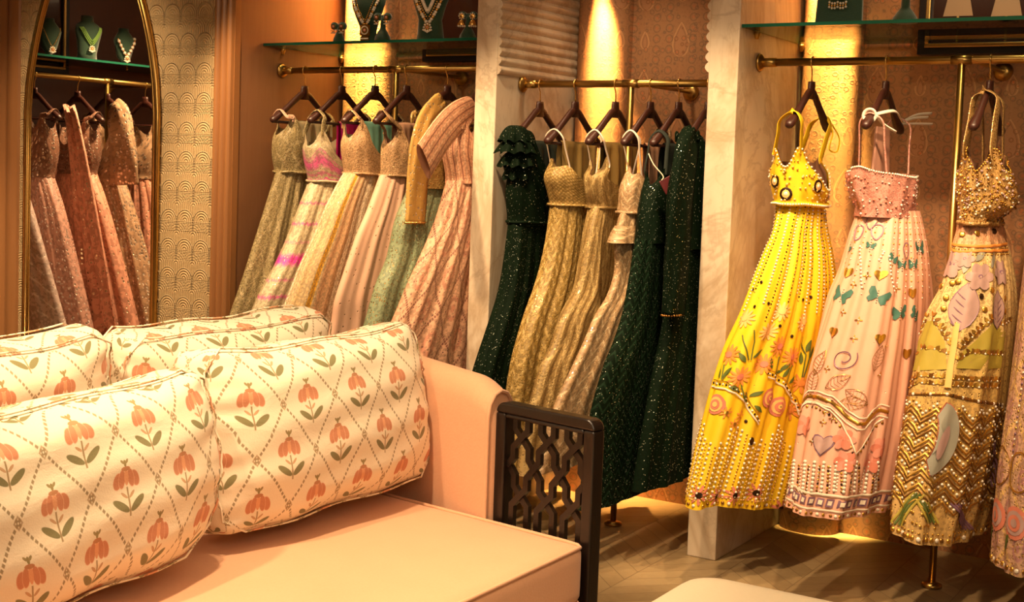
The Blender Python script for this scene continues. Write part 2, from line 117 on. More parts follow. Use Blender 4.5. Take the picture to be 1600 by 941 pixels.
# ---------------------------------------------------------------- node shorthand
class S:
    def __init__(self, g, sock): self.g = g; self.k = sock
    def _b(self, op, o, rev=False):
        return self.g.m(op, o, self) if rev else self.g.m(op, self, o)
    def __add__(s, o): return s._b('ADD', o)
    __radd__ = __add__
    def __sub__(s, o): return s._b('SUBTRACT', o)
    def __rsub__(s, o): return s._b('SUBTRACT', o, True)
    def __mul__(s, o): return s._b('MULTIPLY', o)
    __rmul__ = __mul__
    def __truediv__(s, o): return s._b('DIVIDE', o)
    def __pow__(s, o): return s._b('POWER', o)
class G:
    def __init__(self, name):
        self.mat = bpy.data.materials.new(name); self.mat.use_nodes = True
        self.t = self.mat.node_tree; self.n = self.t.nodes; self.l = self.t.links
        self.bsdf = self.n['Principled BSDF']
    def put(self, val, sock):
        if isinstance(val, S): self.l.new(val.k, sock)
        elif isinstance(val, (tuple, list)) and len(val) == 3 and sock.type == 'RGBA': sock.default_value = (*val, 1)
        else: sock.default_value = val
    def m(self, op, a, b=None, c=None, clampit=False):
        n = self.n.new('ShaderNodeMath'); n.operation = op; n.use_clamp = clampit
        for i, v in enumerate((a, b, c)):
            if v is not None: self.put(v, n.inputs[i])
        return S(self, n.outputs[0])
    def fr(self, a): return self.m('FRACT', a)
    def ab(self, a): return self.m('ABSOLUTE', a)
    def mx(self, a, b): return self.m('MAXIMUM', a, b)
    def mn(self, a, b): return self.m('MINIMUM', a, b)
    def lt(self, a, b): return self.m('LESS_THAN', a, b)
    def gt(self, a, b): return self.m('GREATER_THAN', a, b)
    def sin(self, a): return self.m('SINE', a)
    def soft(self, x, w):      # 1 where x<0, soft over w
        return self.m('MULTIPLY_ADD', x, -1. / w, .5, True)
    def uv(self, kind='UV'):
        n = self.n.new('ShaderNodeTexCoord'); s = self.n.new('ShaderNodeSeparateXYZ')
        self.l.new(n.outputs[kind], s.inputs[0])
        return [S(self, s.outputs[i]) for i in range(3)]
    def vec(self, x, y, z=0.):
        n = self.n.new('ShaderNodeCombineXYZ')
        for i, v in enumerate((x, y, z)): self.put(v, n.inputs[i])
        return S(self, n.outputs[0])
    def noise(self, v, scale, detail=2., rough=.5, dist=0.):
        n = self.n.new('ShaderNodeTexNoise'); self.put(v, n.inputs['Vector'])
        n.inputs['Scale'].default_value = scale; n.inputs['Detail'].default_value = detail
        n.inputs['Roughness'].default_value = rough; n.inputs['Distortion'].default_value = dist
        return S(self, n.outputs[0])
    def voro(self, v, scale, rnd=1., feature='F1'):
        n = self.n.new('ShaderNodeTexVoronoi'); n.feature = feature; self.put(v, n.inputs['Vector'])
        n.inputs['Scale'].default_value = scale; n.inputs['Randomness'].default_value = rnd
        sp = self.n.new('ShaderNodeSeparateColor'); self.l.new(n.outputs['Color'], sp.inputs[0])
        return S(self, n.outputs['Distance']), S(self, sp.outputs[0]), S(self, sp.outputs[1])
    def mix(self, f, a, b):
        n = self.n.new('ShaderNodeMix'); n.data_type = 'RGBA'
        self.put(f, n.inputs[0]); self.put(a, n.inputs[6]); self.put(b, n.inputs[7])
        return S(self, n.outputs[2])
    def ramp(self, f, stops):
        n = self.n.new('ShaderNodeValToRGB'); self.put(f, n.inputs[0]); e = n.color_ramp.elements
        while len(e) < len(stops): e.new(.5)
        for i, (p, c) in enumerate(stops): e[i].position = p; e[i].color = (*c, 1)
        return S(self, n.outputs[0])
    def bump(self, h, strength=.5, dist=.01):
        n = self.n.new('ShaderNodeBump'); n.inputs['Strength'].default_value = strength
        n.inputs['Distance'].default_value = dist; self.put(h, n.inputs['Height'])
        self.l.new(n.outputs[0], self.bsdf.inputs['Normal'])
    def set(self, **k):
        for a, v in k.items(): self.put(v, self.bsdf.inputs[dict(col='Base Color', rough='Roughness', metal='Metallic', sheen='Sheen Weight', spec='Specular IOR Level', trans='Transmission Weight', ior='IOR', coat='Coat Weight', alpha='Alpha')[a]])
        return self
def plain(name, col, rough=.5, metal=0., bump=None, spec=.5, var=.0, sheen=0., coat=0.):
    g = G(name); x, y, z = g.uv('Object'); v = g.vec(x, y, z)
    n = g.noise(v, bump[0] if bump else 12., 3.)
    c = col
    if var: c = g.mix(n, tuple(q * (1 - var) for q in col), tuple(min(1, q * (1 + var)) for q in col))
    g.set(col=c, rough=rough, metal=metal, spec=spec, sheen=sheen, coat=coat)
    if bump: g.bump(n, bump[1], .004)
    return g.mat
# ---------------------------------------------------------------- materials
M = {}
def m_marble():
    g = G('cream_marble'); x, y, z = g.uv('Object'); v = g.vec(x + y*.6, y, z*.8)
    n = g.noise(v, 1.7, 6, .62, 1.2); n2 = g.noise(v, 5., 5, .6, .8)
    vein = g.soft(g.ab(n - .5) - .006, .035); vein2 = g.soft(g.ab(n2 - .48) - .003, .03)
    c = g.mix(n2, (.58, .47, .34), (.78, .69, .55))
    c = g.mix(vein * .55, c, (.3, .2, .12)); c = g.mix(vein2 * .35, c, (.35, .25, .15)); n3 = g.noise(g.vec(x + y*.9, y, z*.55), .9, 5, .65, 2.2); c = g.mix(g.soft(g.ab(n3 - .52) - .03, .07)*.55, c, (.40, .27, .15))
    g.set(col=c, rough=.35, spec=.4); return g.mat
def m_wood(name, a, b, rough=.45, scale=1., coat=0.):
    g = G(name); x, y, z = g.uv('Object'); v = g.vec(x*14*scale, y*14*scale, z*.9*scale)
    n = g.noise(v, 3., 5, .6, .6); n2 = g.noise(v, 14., 2)
    g.set(col=g.mix(n*.8 + n2*.2, a, b), rough=rough, coat=coat); g.bump(n2, .12, .002); return g.mat
def m_paisley():
    g = G('paisley_wallpaper'); x, y, z = g.uv('UV')
    pw, ph = .34, .40
    def tear(ox, oy, s):
        u = (g.fr(x/pw + ox) - .5)*pw; w = (g.fr(y/ph + oy) - .5)*ph
        t = w/(.15*s) + .5
        tt = g.m('MINIMUM', g.mx(t, 0.), 1.)
        hw = g.m('SQRT', tt)*(1. - tt)*(.105*s)
        return hw - g.ab(u), u, w
    v = g.vec(x, y)
    d, r1, r2 = g.voro(v, 34., .55)
    ring = g.soft(g.ab(d - .32) - .06, .07); dots = g.soft(d - .13, .06)
    d2, r3, r4 = g.voro(v, 85., .9); small = g.soft(g.ab(d2 - .3) - .07, .08)
    n = g.noise(v, 3., 2)
    base = g.mix(n, (.42, .21, .10), (.52, .28, .14))
    c = g.mix(small*.35, base, (.24, .13, .08))
    c = g.mix(ring*g.gt(r1, .35)*.6, c, (.22, .14, .09))
    c = g.mix(dots*g.gt(r2, .5)*.8, c, (.62, .20, .09))
    for ox, oy, s in ((0., 0., 1.), (.5, .5, 1.), (0., .5, .55), (.5, 0., .55)):
        e, u, w = tear(ox, oy, s)
        inside = g.soft(e*-1., .004)
        c = g.mix(inside*.75, c, (.55, .28, .14))
        c = g.mix(g.soft(g.ab(e - .003) - .0016, .002), c, (.70, .42, .2))
        c = g.mix(g.soft(g.ab(e - .012) - .0014, .002)*inside, c, (.33, .17, .09))
        dd = dots*inside
        c = g.mix(dd*.9, c, (.70, .2, .07)); c = g.mix(ring*inside*.6, c, (.30, .12, .05))
    # scalloped stripe of circles beside the big drops
    u = (g.fr(x/.17 + .5) - .5)*.17; w = (g.fr(y/.045) - .5)*.045
    rr = g.m('SQRT', (g.ab(u) - .055)*(g.ab(u) - .055) + w*w)
    c = g.mix(g.soft(g.ab(rr - .016) - .002, .003)*.7, c, (.24, .15, .09))
    c = g.mix(g.soft(rr - .006, .003)*.7, c, (.6, .22, .1))
    g.set(col=c, rough=.6, spec=.3); g.bump(ring*.5 + small*.3, .2, .003); return g.mat
def m_scallop():
    g = G('embossed_wallpaper'); x, y, z = g.uv('Object')
    pw, ph = .105, .135
    def cell(o):
        u = (g.fr(x/pw + o) - .5)*pw; w = g.fr(z/ph + o)*ph
        r = g.m('SQRT', u*u + g.mx(w - .05, 0.)*g.mx(w - .05, 0.))
        return r, w
    r1, w1 = cell(0.); r2, w2 = cell(.5)
    in1 = g.lt(r1, .05)*g.gt(w1, .035); r = g.mix(in1, r2, r1)
    rr = S(g, r.k)
    rings = g.sin(rr*520.)*.5 + .5
    edge = g.soft(g.ab(r1 - .05) - .002, .003)
    cross = g.sin(z*900.)*g.gt(.05, w1)*.25
    v = g.vec(x, z); n = g.noise(v, 60., 3)
    c = g.mix(n, (.50, .35, .17), (.62, .46, .25))
    c = g.mix(edge*.5, c, (.72, .56, .33)); c = g.mix(g.gt(rings, .8)*.12, c, (.38, .25, .12))
    g.set(col=c, rough=.55, spec=.4); g.bump(rings*.6 + edge*1.5 + cross + n*.3, .9, .006); return g.mat
def m_floor():
    g = G('chevron_floor'); x, y, z = g.uv('Object')
    cw = .5; tri = g.ab(g.fr(x/cw) - .5)*cw
    v = y + tri*1.0; k = g.fr(v/.105); idx = g.m('FLOOR', v/.105); col = g.m('FLOOR', x/(cw*.5))
    gap = g.mx(g.soft(g.ab(k - .5)*-1. + .485, .01), g.soft(g.ab(g.fr(x/(cw*.5)) - .5)*-1. + .495, .006))
    w = g.n.new('ShaderNodeTexWhiteNoise'); g.put(g.vec(idx, col), w.inputs['Vector']); rnd = S(g, w.outputs['Value'])
    n = g.noise(g.vec(x*4., y*4., rnd*9.), 6., 5, .6, 1.)
    c = g.mix(n*.6 + rnd*.4, (.23, .155, .075), (.44, .325, .175))
    c = g.mix(gap*.7, c, (.08, .05, .03)); g.set(col=c, rough=.4); g.bump(gap*-1., .3, .002); return g.mat
def m_linen(name, col, col2):
    g = G(name); x, y, z = g.uv('Object')
    v = g.vec(x, y, z)
    w = g.sin(x*2200.)*g.sin(y*2200.) + g.sin(z*2200.)
    n = g.noise(v, 160., 2); n2 = g.noise(v, 9., 3)
    g.set(col=g.mix(n*.6 + n2*.4, col, col2), rough=.85, spec=.2, sheen=.2); g.bump(n, .25, .0015); return g.mat
def m_cushion():
    g = G('printed_cushion_cotton'); x, y, z = g.uv('UV')
    pw, ph = .182, .252
    s1 = x/pw + y/ph; s2 = x/pw - y/ph
    f1 = g.fr(s1) - .5; f2 = g.fr(s2) - .5
    u = (f1 + f2)*(.5*pw); w = (f1 - f2)*(.5*ph)
    def ell(cx, cy, a, b, deg):
        c, s = math.cos(math.radians(deg)), math.sin(math.radians(deg))
        p = u - cx; q = w - cy
        X = (p*c + q*s)/a; Y = (q*c - p*s)/b
        return X*X + Y*Y - 1.
    def mask(e): return g.soft(e, .25)
    v = g.vec(x, y); n = g.noise(v, 260., 2)
    cream = g.mix(n, (.80, .70, .52), (.86, .77, .60))
    c = cream
    # lattice of dashes
    for a, b in ((s1, s2), (s2, s1)):
        ln = g.ab(g.fr(a + .5) - .5); bead = g.ab(g.fr(b*13.) - .5)
        c = g.mix(g.soft(ln - .021, .012)*g.soft(bead - .33, .1)*.85, c, (.26, .19, .09))
    ka, kb = g.ab(g.fr(s1 + .5) - .5), g.ab(g.fr(s2 + .5) - .5)
    kn = g.mx(ka, kb)
    c = g.mix(g.soft(g.ab(kn - .05) - .012, .012)*.8, c, (.4, .28, .15))
    # stem, leaves, crest
    st = g.mx(g.ab(u) - .002, g.ab(w + .030) - .030)
    c = g.mix(g.soft(st, .002), c, (.35, .25, .12))
    for sx in (-1, 1):
        c = g.mix(mask(ell(sx*.0215, -.036, .0235, .0082, sx*36)), c, (.23, .21, .10))
        c = g.mix(mask(ell(sx*.010, -.016, .010, .0032, sx*42)), c, (.55, .35, .2))
    c = g.mix(mask(ell(0, .052, .0035, .008, 0)), c, (.3, .24, .1))
    c = g.mix(mask(ell(-.006, .056, .006, .003, -50)), c, (.33, .26, .12)); c = g.mix(mask(ell(.006, .056, .006, .003, 50)), c, (.33, .26, .12))
    # drooping petals
    pet = None
    for sx, cx, cy, a, b, d in ((1, .0235, .016, .0115, .0185, 17), (-1, .0235, .016, .0115, .0185, -17), (1, .0122, .0185, .0088, .0205, 8), (-1, .0122, .0185, .0088, .0205, -8)):
        c = g.mix(mask(ell(sx*cx, cy, a, b, d)), c, (.58, .25, .14))
        c = g.mix(g.soft(g.ab(ell(sx*cx, cy, a, b, d)) - .1, .12)*.7, c, (.82, .56, .38))
    c = g.mix(mask(ell(0, .021, .0058, .018, 0)), c, (.72, .36, .2))
    c = g.mix(mask(ell(0, .040, .012, .005, 0)), c, (.5, .24, .12))
    g.set(col=c, rough=.8, spec=.25, sheen=.1); wr = g.noise(g.vec(x, y*1.6), 7., 3, .5, .6)
    g.bump(n*.12 + wr, .35, .012); return g.mat
def m_fabric(name, base, base2, spark, scale=160., density=.3, dot=.33, rough=.6, metal=.8, pattern=None, bump=.5, dark=None, spec=.35, grain=.45):
    """embroidered cloth: two base tones, small sequins, then a pattern function(g, x, y, colour) -> colour"""
    g = G(name); x, y, z = g.uv('UV'); v = g.vec(x, y)
    n = g.noise(v, 22., 4, .6)
    c = g.mix(n, base, base2)
    if pattern: c = pattern(g, x, y, c, n)
    d, r1, r2 = g.voro(v, scale, .8)
    c = g.mix(g.gt(r2, .55)*grain, c, tuple(q*.35 for q in base))
    sel = g.soft(d - dot, .1)*g.gt(r1, 1 - density)
    tone = g.mix(r2, tuple(q*.55 for q in spark), spark)
    c = g.mix(sel*.9, c, tone)
    if dark:
        sel2 = g.soft(d - dot*.9, .1)*g.lt(r1, dark[1]); c = g.mix(sel2, c, dark[0])
    g.set(col=c, rough=g.m('MULTIPLY_ADD', sel, .2 - rough, rough), metal=sel*metal, spec=spec)
    g.bump(sel + r2*sel*1.5 + n*.2, bump, .004); return g.mat
def p_bands(cols, seed=0.):
    def f(g, x, y, c, n):
        wob = (g.noise(g.vec(x*16., y*3., seed), 6., 3) - .5)*.045
        for v0, w, s, col in cols:
            c = g.mix(g.soft(g.ab(y + wob - v0) - w, w*.8 + .004)*s, c, col)
        return c
    return f
def p_stripes(period, stops, off=0.):
    def f(g, x, y, c, n):
        k = g.fr(x/period + off)
        for a, b, col, s in stops: c = g.mix(g.gt(k, a)*g.lt(k, b)*s, c, col)
        return c
    return f
def p_diamonds(pw, ph, col, s=.7, w=.06, dashes=9., fill=None):
    def f(g, x, y, c, n):
        s1 = x/pw + y/ph; s2 = x/pw - y/ph
        for a, b in ((s1, s2), (s2, s1)):
            c = g.mix(g.soft(g.ab(g.fr(a) - .5) - w, w*.5)*g.soft(g.ab(g.fr(b*dashes) - .5) - .36, .1)*s, c, col)
        if fill:
            e1 = g.fr(s1) ; e2 = g.fr(s2); p = g.mx(g.ab(e1 - .0) , g.ab(e2 - .0))
            r = g.m('SQRT', (g.fr(s1 + .5) - .5)*(g.fr(s1 + .5) - .5) + (g.fr(s2 + .5) - .5)*(g.fr(s2 + .5) - .5))
            c = g.mix(g.soft(g.ab(r - .22) - .05, .04)*fill[1], c, fill[0]); c = g.mix(g.soft(r - .09, .04)*fill[1], c, fill[0])
        return c
    return f
def p_chevron(pw, ph, col, s=.6, w=.2):
    def f(g, x, y, c, n):
        t = g.ab(g.fr(x/pw) - .5)*2.
        return g.mix(g.soft(g.ab(g.fr(y/ph + t*.9) - .5) - w, .12)*s, c, col)
    return f
def p_seq(*fs):
    def f(g, x, y, c, n):
        for q in fs: c = q(g, x, y, c, n)
        return c
    return f
def p_zones(stops, L):
    def f(g, x, y, c, n): return g.ramp(y/L + (n - .5)*.02, stops)
    return f
def make_materials():
    M['marble'] = m_marble()
    M['panel_wood'] = m_wood('panel_wood', (.22, .10, .045), (.31, .15, .072), .5)
    M['trim_wood'] = m_wood('trim_wood', (.28, .12, .04), (.38, .18, .07), .35)
    M['dark_panel'] = m_wood('dark_panel', (.10, .035, .02), (.14, .05, .028), .35)
    M['hanger_wood'] = m_wood('hanger_wood', (.03, .009, .006), (.055, .015, .009), .4, 3., .0)
    M['lattice_wood'] = m_wood('lattice_wood', (.006, .0035, .0025), (.012, .006, .004), .35, 2., .1)
    M['paisley'] = m_paisley(); M['scallop'] = m_scallop(); M['floor'] = m_floor()
    M['plaster'] = plain('ceiling_plaster', (.55, .45, .33), .9)
    M['wall_paint'] = plain('warm_wall_paint', (.42, .30, .19), .8)
    M['brass'] = plain('antique_brass', (.52, .33, .10), .3, 1., var=.15)
    M['gold'] = plain('gold', (.85, .55, .18), .25, 1.)
    M['frame_brass'] = plain('mirror_brass', (.62, .38, .12), .25, 1.)
    M['mirror'] = plain('mirror_glass', (.80, .74, .66), .015, 1.)
    M['black'] = plain('black_lacquer', (.012, .009, .008), .35)
    M['print'] = plain('dark_print', (.06, .022, .014), .12, var=.2, coat=.5)
    M['reflected_shade'] = plain('lamp_reflection_cream', (.62, .42, .25), .6)
    M['velvet'] = plain('green_velvet', (.008, .05, .022), .75, sheen=.6, var=.25, bump=(200., .2))
    M['pearl'] = plain('pearl', (.85, .78, .66), .22, .1, spec=.6)
    M['gem'] = plain('gem_pink', (.65, .3, .22), .2)
    g = G('shelf_glass'); g.n.remove(g.bsdf); t = g.n.new('ShaderNodeBsdfTransparent'); t.inputs[0].default_value = (.86, .95, .90, 1)
    gl = g.n.new('ShaderNodeBsdfGlossy'); gl.inputs['Roughness'].default_value = .03; fr = g.n.new('ShaderNodeFresnel'); fr.inputs[0].default_value = 1.45
    mx = g.n.new('ShaderNodeMixShader'); g.l.new(fr.outputs[0], mx.inputs[0]); g.l.new(t.outputs[0], mx.inputs[1]); g.l.new(gl.outputs[0], mx.inputs[2]); g.l.new(mx.outputs[0], g.n['Material Output'].inputs[0]); M['glass'] = g.mat
    g = G('shelf_glass_edge'); g.set(col=(.012, .10, .06), rough=.15); M['glass_edge'] = g.mat
    M['peach'] = m_linen('peach_linen', (.62, .33, .19), (.72, .41, .25)); M['cream_linen'] = m_linen('cream_linen', (.74, .63, .44), (.82, .72, .53))
    M['cushion'] = m_cushion(); M['foot'] = plain('sofa_plinth', (.03, .015, .01), .5)
    M['red_tag'] = plain('maroon_card', (.075, .004, .007), .5); M['string'] = plain('cream_string', (.75, .65, .5), .8)
# ---------------------------------------------------------------- mesh building
C = bpy.context.scene.collection
V = Vector
class MB:
    """collects shapes for one mesh object"""
    def __init__(self): self.v = []; self.f = []; self.uv = []; self.mi = []; self.sm = []
    def face(self, idx, uv=None, mi=0, smooth=True):
        self.f.append(tuple(idx)); self.uv.append(uv or [(0, 0)]*len(idx)); self.mi.append(mi); self.sm.append(smooth)
    def grid(self, P, nu, nv, uvf=None, mi=0, wrap=False, smooth=True, flip=False):
        """P(i, j) over nu x nv quads"""
        b = len(self.v); cols = nu if wrap else nu + 1
        for j in range(nv + 1):
            for i in range(cols): self.v.append(tuple(P(i, j)))
        for j in range(nv):
            for i in range(nu):
                i2 = (i + 1) % cols
                q = (b + j*cols + i, b + j*cols + i2, b + (j+1)*cols + i2, b + (j+1)*cols + i)
                uv = [uvf(i, j), uvf(i+1, j), uvf(i+1, j+1), uvf(i, j+1)] if uvf else None
                if flip: q = q[::-1]; uv = uv[::-1] if uv else None
                self.face(q, uv, mi, smooth)
        return b
    def box(self, x0, x1, y0, y1, z0, z1, mi=0):
        b = len(self.v)
        for z in (z0, z1):
            for x, y in ((x0, y0), (x1, y0), (x1, y1), (x0, y1)): self.v.append((x, y, z))
        for q in ((0, 3, 2, 1), (4, 5, 6, 7), (0, 1, 5, 4), (1, 2, 6, 5), (2, 3, 7, 6), (3, 0, 4, 7)):
            uv = []
            for k in q:
                p = self.v[b + k]; uv.append((p[0] + p[1], p[2]) if abs(q[0]-q[2]) != 2 else (p[0], p[1]))
            self.face([b + k for k in q], uv, mi, False)
    def prism(self, pts, axis, a0, a1, mi=0, smooth=False):
        """extrude a 2-D outline along an axis; for axis 'y' the points are (x, z), for 'x' (y, z), for 'z' (x, y)"""
        mk = {'y': lambda p, a: (p[0], a, p[1]), 'x': lambda p, a: (a, p[0], p[1]), 'z': lambda p, a: (p[0], p[1], a)}[axis]
        b = len(self.v); n = len(pts)
        for a in (a0, a1):
            for p in pts: self.v.append(mk(p, a))
        acc = [0]
        for i in range(n): acc.append(acc[-1] + math.dist(pts[i], pts[(i+1) % n]))
        for i in range(n):
            j = (i+1) % n
            self.face((b+i, b+j, b+n+j, b+n+i), [(a0, acc[i]), (a0, acc[i+1]), (a1, acc[i+1]), (a1, acc[i])], mi, smooth)
        self.face([b+i for i in range(n)][::-1], [pts[i] for i in range(n)][::-1], mi, False)
        self.face([b+n+i for i in range(n)], list(pts), mi, False)
    def tube(self, path, r, seg=10, mi=0, cap=True, r2=None, up=None, closed=False):
        """sweep a circle or an ellipse (r across, r2 along 'up') along points; r may be a list"""
        path = [V(p) for p in path]; n = len(path); b = len(self.v)
        rl = r if isinstance(r, (list, tuple)) else [r]*n
        r2l = rl if r2 is None else (r2 if isinstance(r2, (list, tuple)) else [r2]*n)
        N = None; acc = 0
        for i, p in enumerate(path):
            if closed: T = path[(i+1) % n] - path[i-1]
            else: T = path[min(i+1, n-1)] - path[max(i-1, 0)]
            T.normalize()
            if up is not None: N = V(up) - T*V(up).dot(T)
            elif N is None: N = T.orthogonal()
            else: N = N - T*N.dot(T)
            if N.length < 1e-6: N = T.orthogonal()
            N.normalize(); B = T.cross(N)
            for k in range(seg):
                a = 2*math.pi*k/seg
                self.v.append(tuple(p + B*(math.cos(a)*rl[i]) + N*(math.sin(a)*r2l[i])))
        m = n if closed else n - 1; L = 0
        for i in range(m):
            i2 = (i+1) % n; d = (path[i2]-path[i]).length
            for k in range(seg):
                k2 = (k+1) % seg; w = 6.283*max(rl[i], r2l[i])*.8
                self.face((b+i*seg+k, b+i*seg+k2, b+i2*seg+k2, b+i2*seg+k), [(k/seg*w, L), ((k+1)/seg*w, L), ((k+1)/seg*w, L+d), (k/seg*w, L+d)], mi)
            L += d
        if cap and not closed:
            self.face([b+k for k in range(seg)][::-1], None, mi); self.face([b+(n-1)*seg+k for k in range(seg)], None, mi)
    def lathe(self, prof, c=(0, 0, 0), seg=24, sx=1., sy=1., mi=0):
        """profile [(r, z)] round z"""
        P = lambda i, j: (c[0] + sx*prof[j][0]*math.cos(2*math.pi*i/seg), c[1] + sy*prof[j][0]*math.sin(2*math.pi*i/seg), c[2] + prof[j][1])
        b = self.grid(P, seg, len(prof)-1, None, mi, wrap=True)
        self.face([b+k for k in range(seg)][::-1], None, mi); e = b + (len(prof)-1)*seg
        self.face([e+k for k in range(seg)], None, mi)
    def ball(self, c, r, n=(0, 0, 1), mi=0, seg=8, flat=1., half=True):
        n = V(n).normalized(); t = n.orthogonal().normalized(); s = n.cross(t); c = V(c); b = len(self.v)
        rings = (0., .45, .8) if half else (-.75, 0., .75)
        for h in rings:
            q = math.sqrt(1 - h*h)
            for k in range(seg):
                a = 2*math.pi*k/seg; self.v.append(tuple(c + (t*math.cos(a) + s*math.sin(a))*(r*q) + n*(r*h*flat)))
        self.v.append(tuple(c + n*r*flat)); top = len(self.v) - 1
        for j in range(len(rings)-1):
            for k in range(seg):
                k2 = (k+1) % seg; self.face((b+j*seg+k, b+j*seg+k2, b+(j+1)*seg+k2, b+(j+1)*seg+k), None, mi)
        j = (len(rings)-1)*seg
        for k in range(seg): self.face((b+j+k, b+j+(k+1) % seg, top), None, mi)
        if not half:
            self.v.append(tuple(c - n*r*flat)); bt = len(self.v) - 1
            for k in range(seg): self.face((b+(k+1) % seg, b+k, bt), None, mi)
    def build(self, name, mats, parent=None, loc=None, bevel=0., seg=2, sub=0, xf=None):
        if not isinstance(mats, (list, tuple)): mats = [mats]
        vs = self.v if xf is None else [tuple(xf @ V(p)) for p in self.v]
        me = bpy.data.meshes.new(name); me.from_pydata(vs, [], self.f)
        lay = me.uv_layers.new(name='UVMap'); flat = []
        for u in self.uv:
            for p in u: flat.extend((p[0], p[1]))
        lay.data.foreach_set('uv', flat)
        me.polygons.foreach_set('material_index', self.mi); me.polygons.foreach_set('use_smooth', self.sm)
        for m in mats: me.materials.append(m)
        me.update()
        o = bpy.data.objects.new(name, me); C.objects.link(o)
        if parent: o.parent = parent
        if loc is not None: o.location = loc
        if bevel:
            b = o.modifiers.new('bevel', 'BEVEL'); b.width = bevel; b.segments = seg; b.limit_method = 'ANGLE'
        if sub:
            b = o.modifiers.new('sub', 'SUBSURF'); b.levels = sub; b.render_levels = sub
        return o
def empty(name, loc, rz=0.):
    o = bpy.data.objects.new(name, None); C.objects.link(o); o.location = loc; o.rotation_euler = (0, 0, rz)
    o.empty_display_size = .1; return o
def tag(o, label, cat, group=None):
    o['label'] = label; o['category'] = cat
    if group: o['group'] = group
    return o
def struct(o, label=None):
    o['kind'] = 'structure'
    if label: o['label'] = label
    return o
def dup(root, loc, label, group=None, rz=None):
    r = root.copy(); C.objects.link(r); r.location = loc; r['label'] = label
    if rz is not None: r.rotation_euler = (0, 0, rz)
    if group: r['group'] = group
    for ch in list(root.children):
        c = ch.copy(); C.objects.link(c); c.parent = r
        for g in list(ch.children):
            d = g.copy(); C.objects.link(d); d.parent = c
    return r
def spline(pts, n=8):
    """Catmull-Rom through points"""
    P = [V(p) for p in pts]; out = []
    for i in range(len(P)-1):
        a, b, c, d = P[max(i-1, 0)], P[i], P[i+1], P[min(i+2, len(P)-1)]
        for k in range(n):
            t = k/n
            out.append(.5*((2*b) + (c-a)*t + (2*a-5*b+4*c-d)*t*t + (3*b-a-3*c+d)*t**3))
    out.append(P[-1]); return out
# ---------------------------------------------------------------- garments
class Bodice:
    """rows (z, xc, yn, yb, b, shear) from waist up; neck = [(deg, height, width)] bumps of the top edge"""
    def __init__(self, rows, neck, ztop, n=9, amp=.002, seed=3, low=.015, lim=()):
        self.lim = lim
        self.rows = [(r[0],) + tuple(r[1:]) for r in rows]; self.neck = neck; self.zt = ztop; self.z0 = rows[0][0] - low
        rn = random.Random(seed); self.ph = [rn.random()*6.28 for _ in range(3)]; self.n = n; self.amp = amp
    def top(self, deg):
        z = self.zt
        for c, h, w in self.neck:
            d = (deg - c + 180) % 360 - 180; z += h*math.exp(-(d/w)**2)
        return z
    def P(self, deg, v, off=0.):
        zt = self.top(deg); z = lerp(self.z0, zt, v)
        xc, yn, yb, b, sh = crom(self.rows, z)
        th = math.radians(deg); a = (yb-yn)/2; sn, cs = math.sin(th), math.cos(th)
        nx, ny = sn/b, -cs/a; l = math.hypot(nx, ny)
        d = .004 + off + self.amp*(math.cos(self.n*th + self.ph[0] + 3*v) + .6*math.cos((self.n+4)*th + self.ph[1] - 5*v))
        if v < .12: d += .003*(1 - v/.12)
        x, y = xc + b*sn - sh*a*cs + nx/l*d, (yb+yn)/2 - a*cs + ny/l*d
        return (squeeze(x, y, self.lim, .02), y, z)
def arm_z(y):
    return crom([(0., -.098), (.035, -.118), (.1, -.165), (.16, -.207), (.22, -.243)], abs(y))[0]
def cloth_mat(i, base): return base
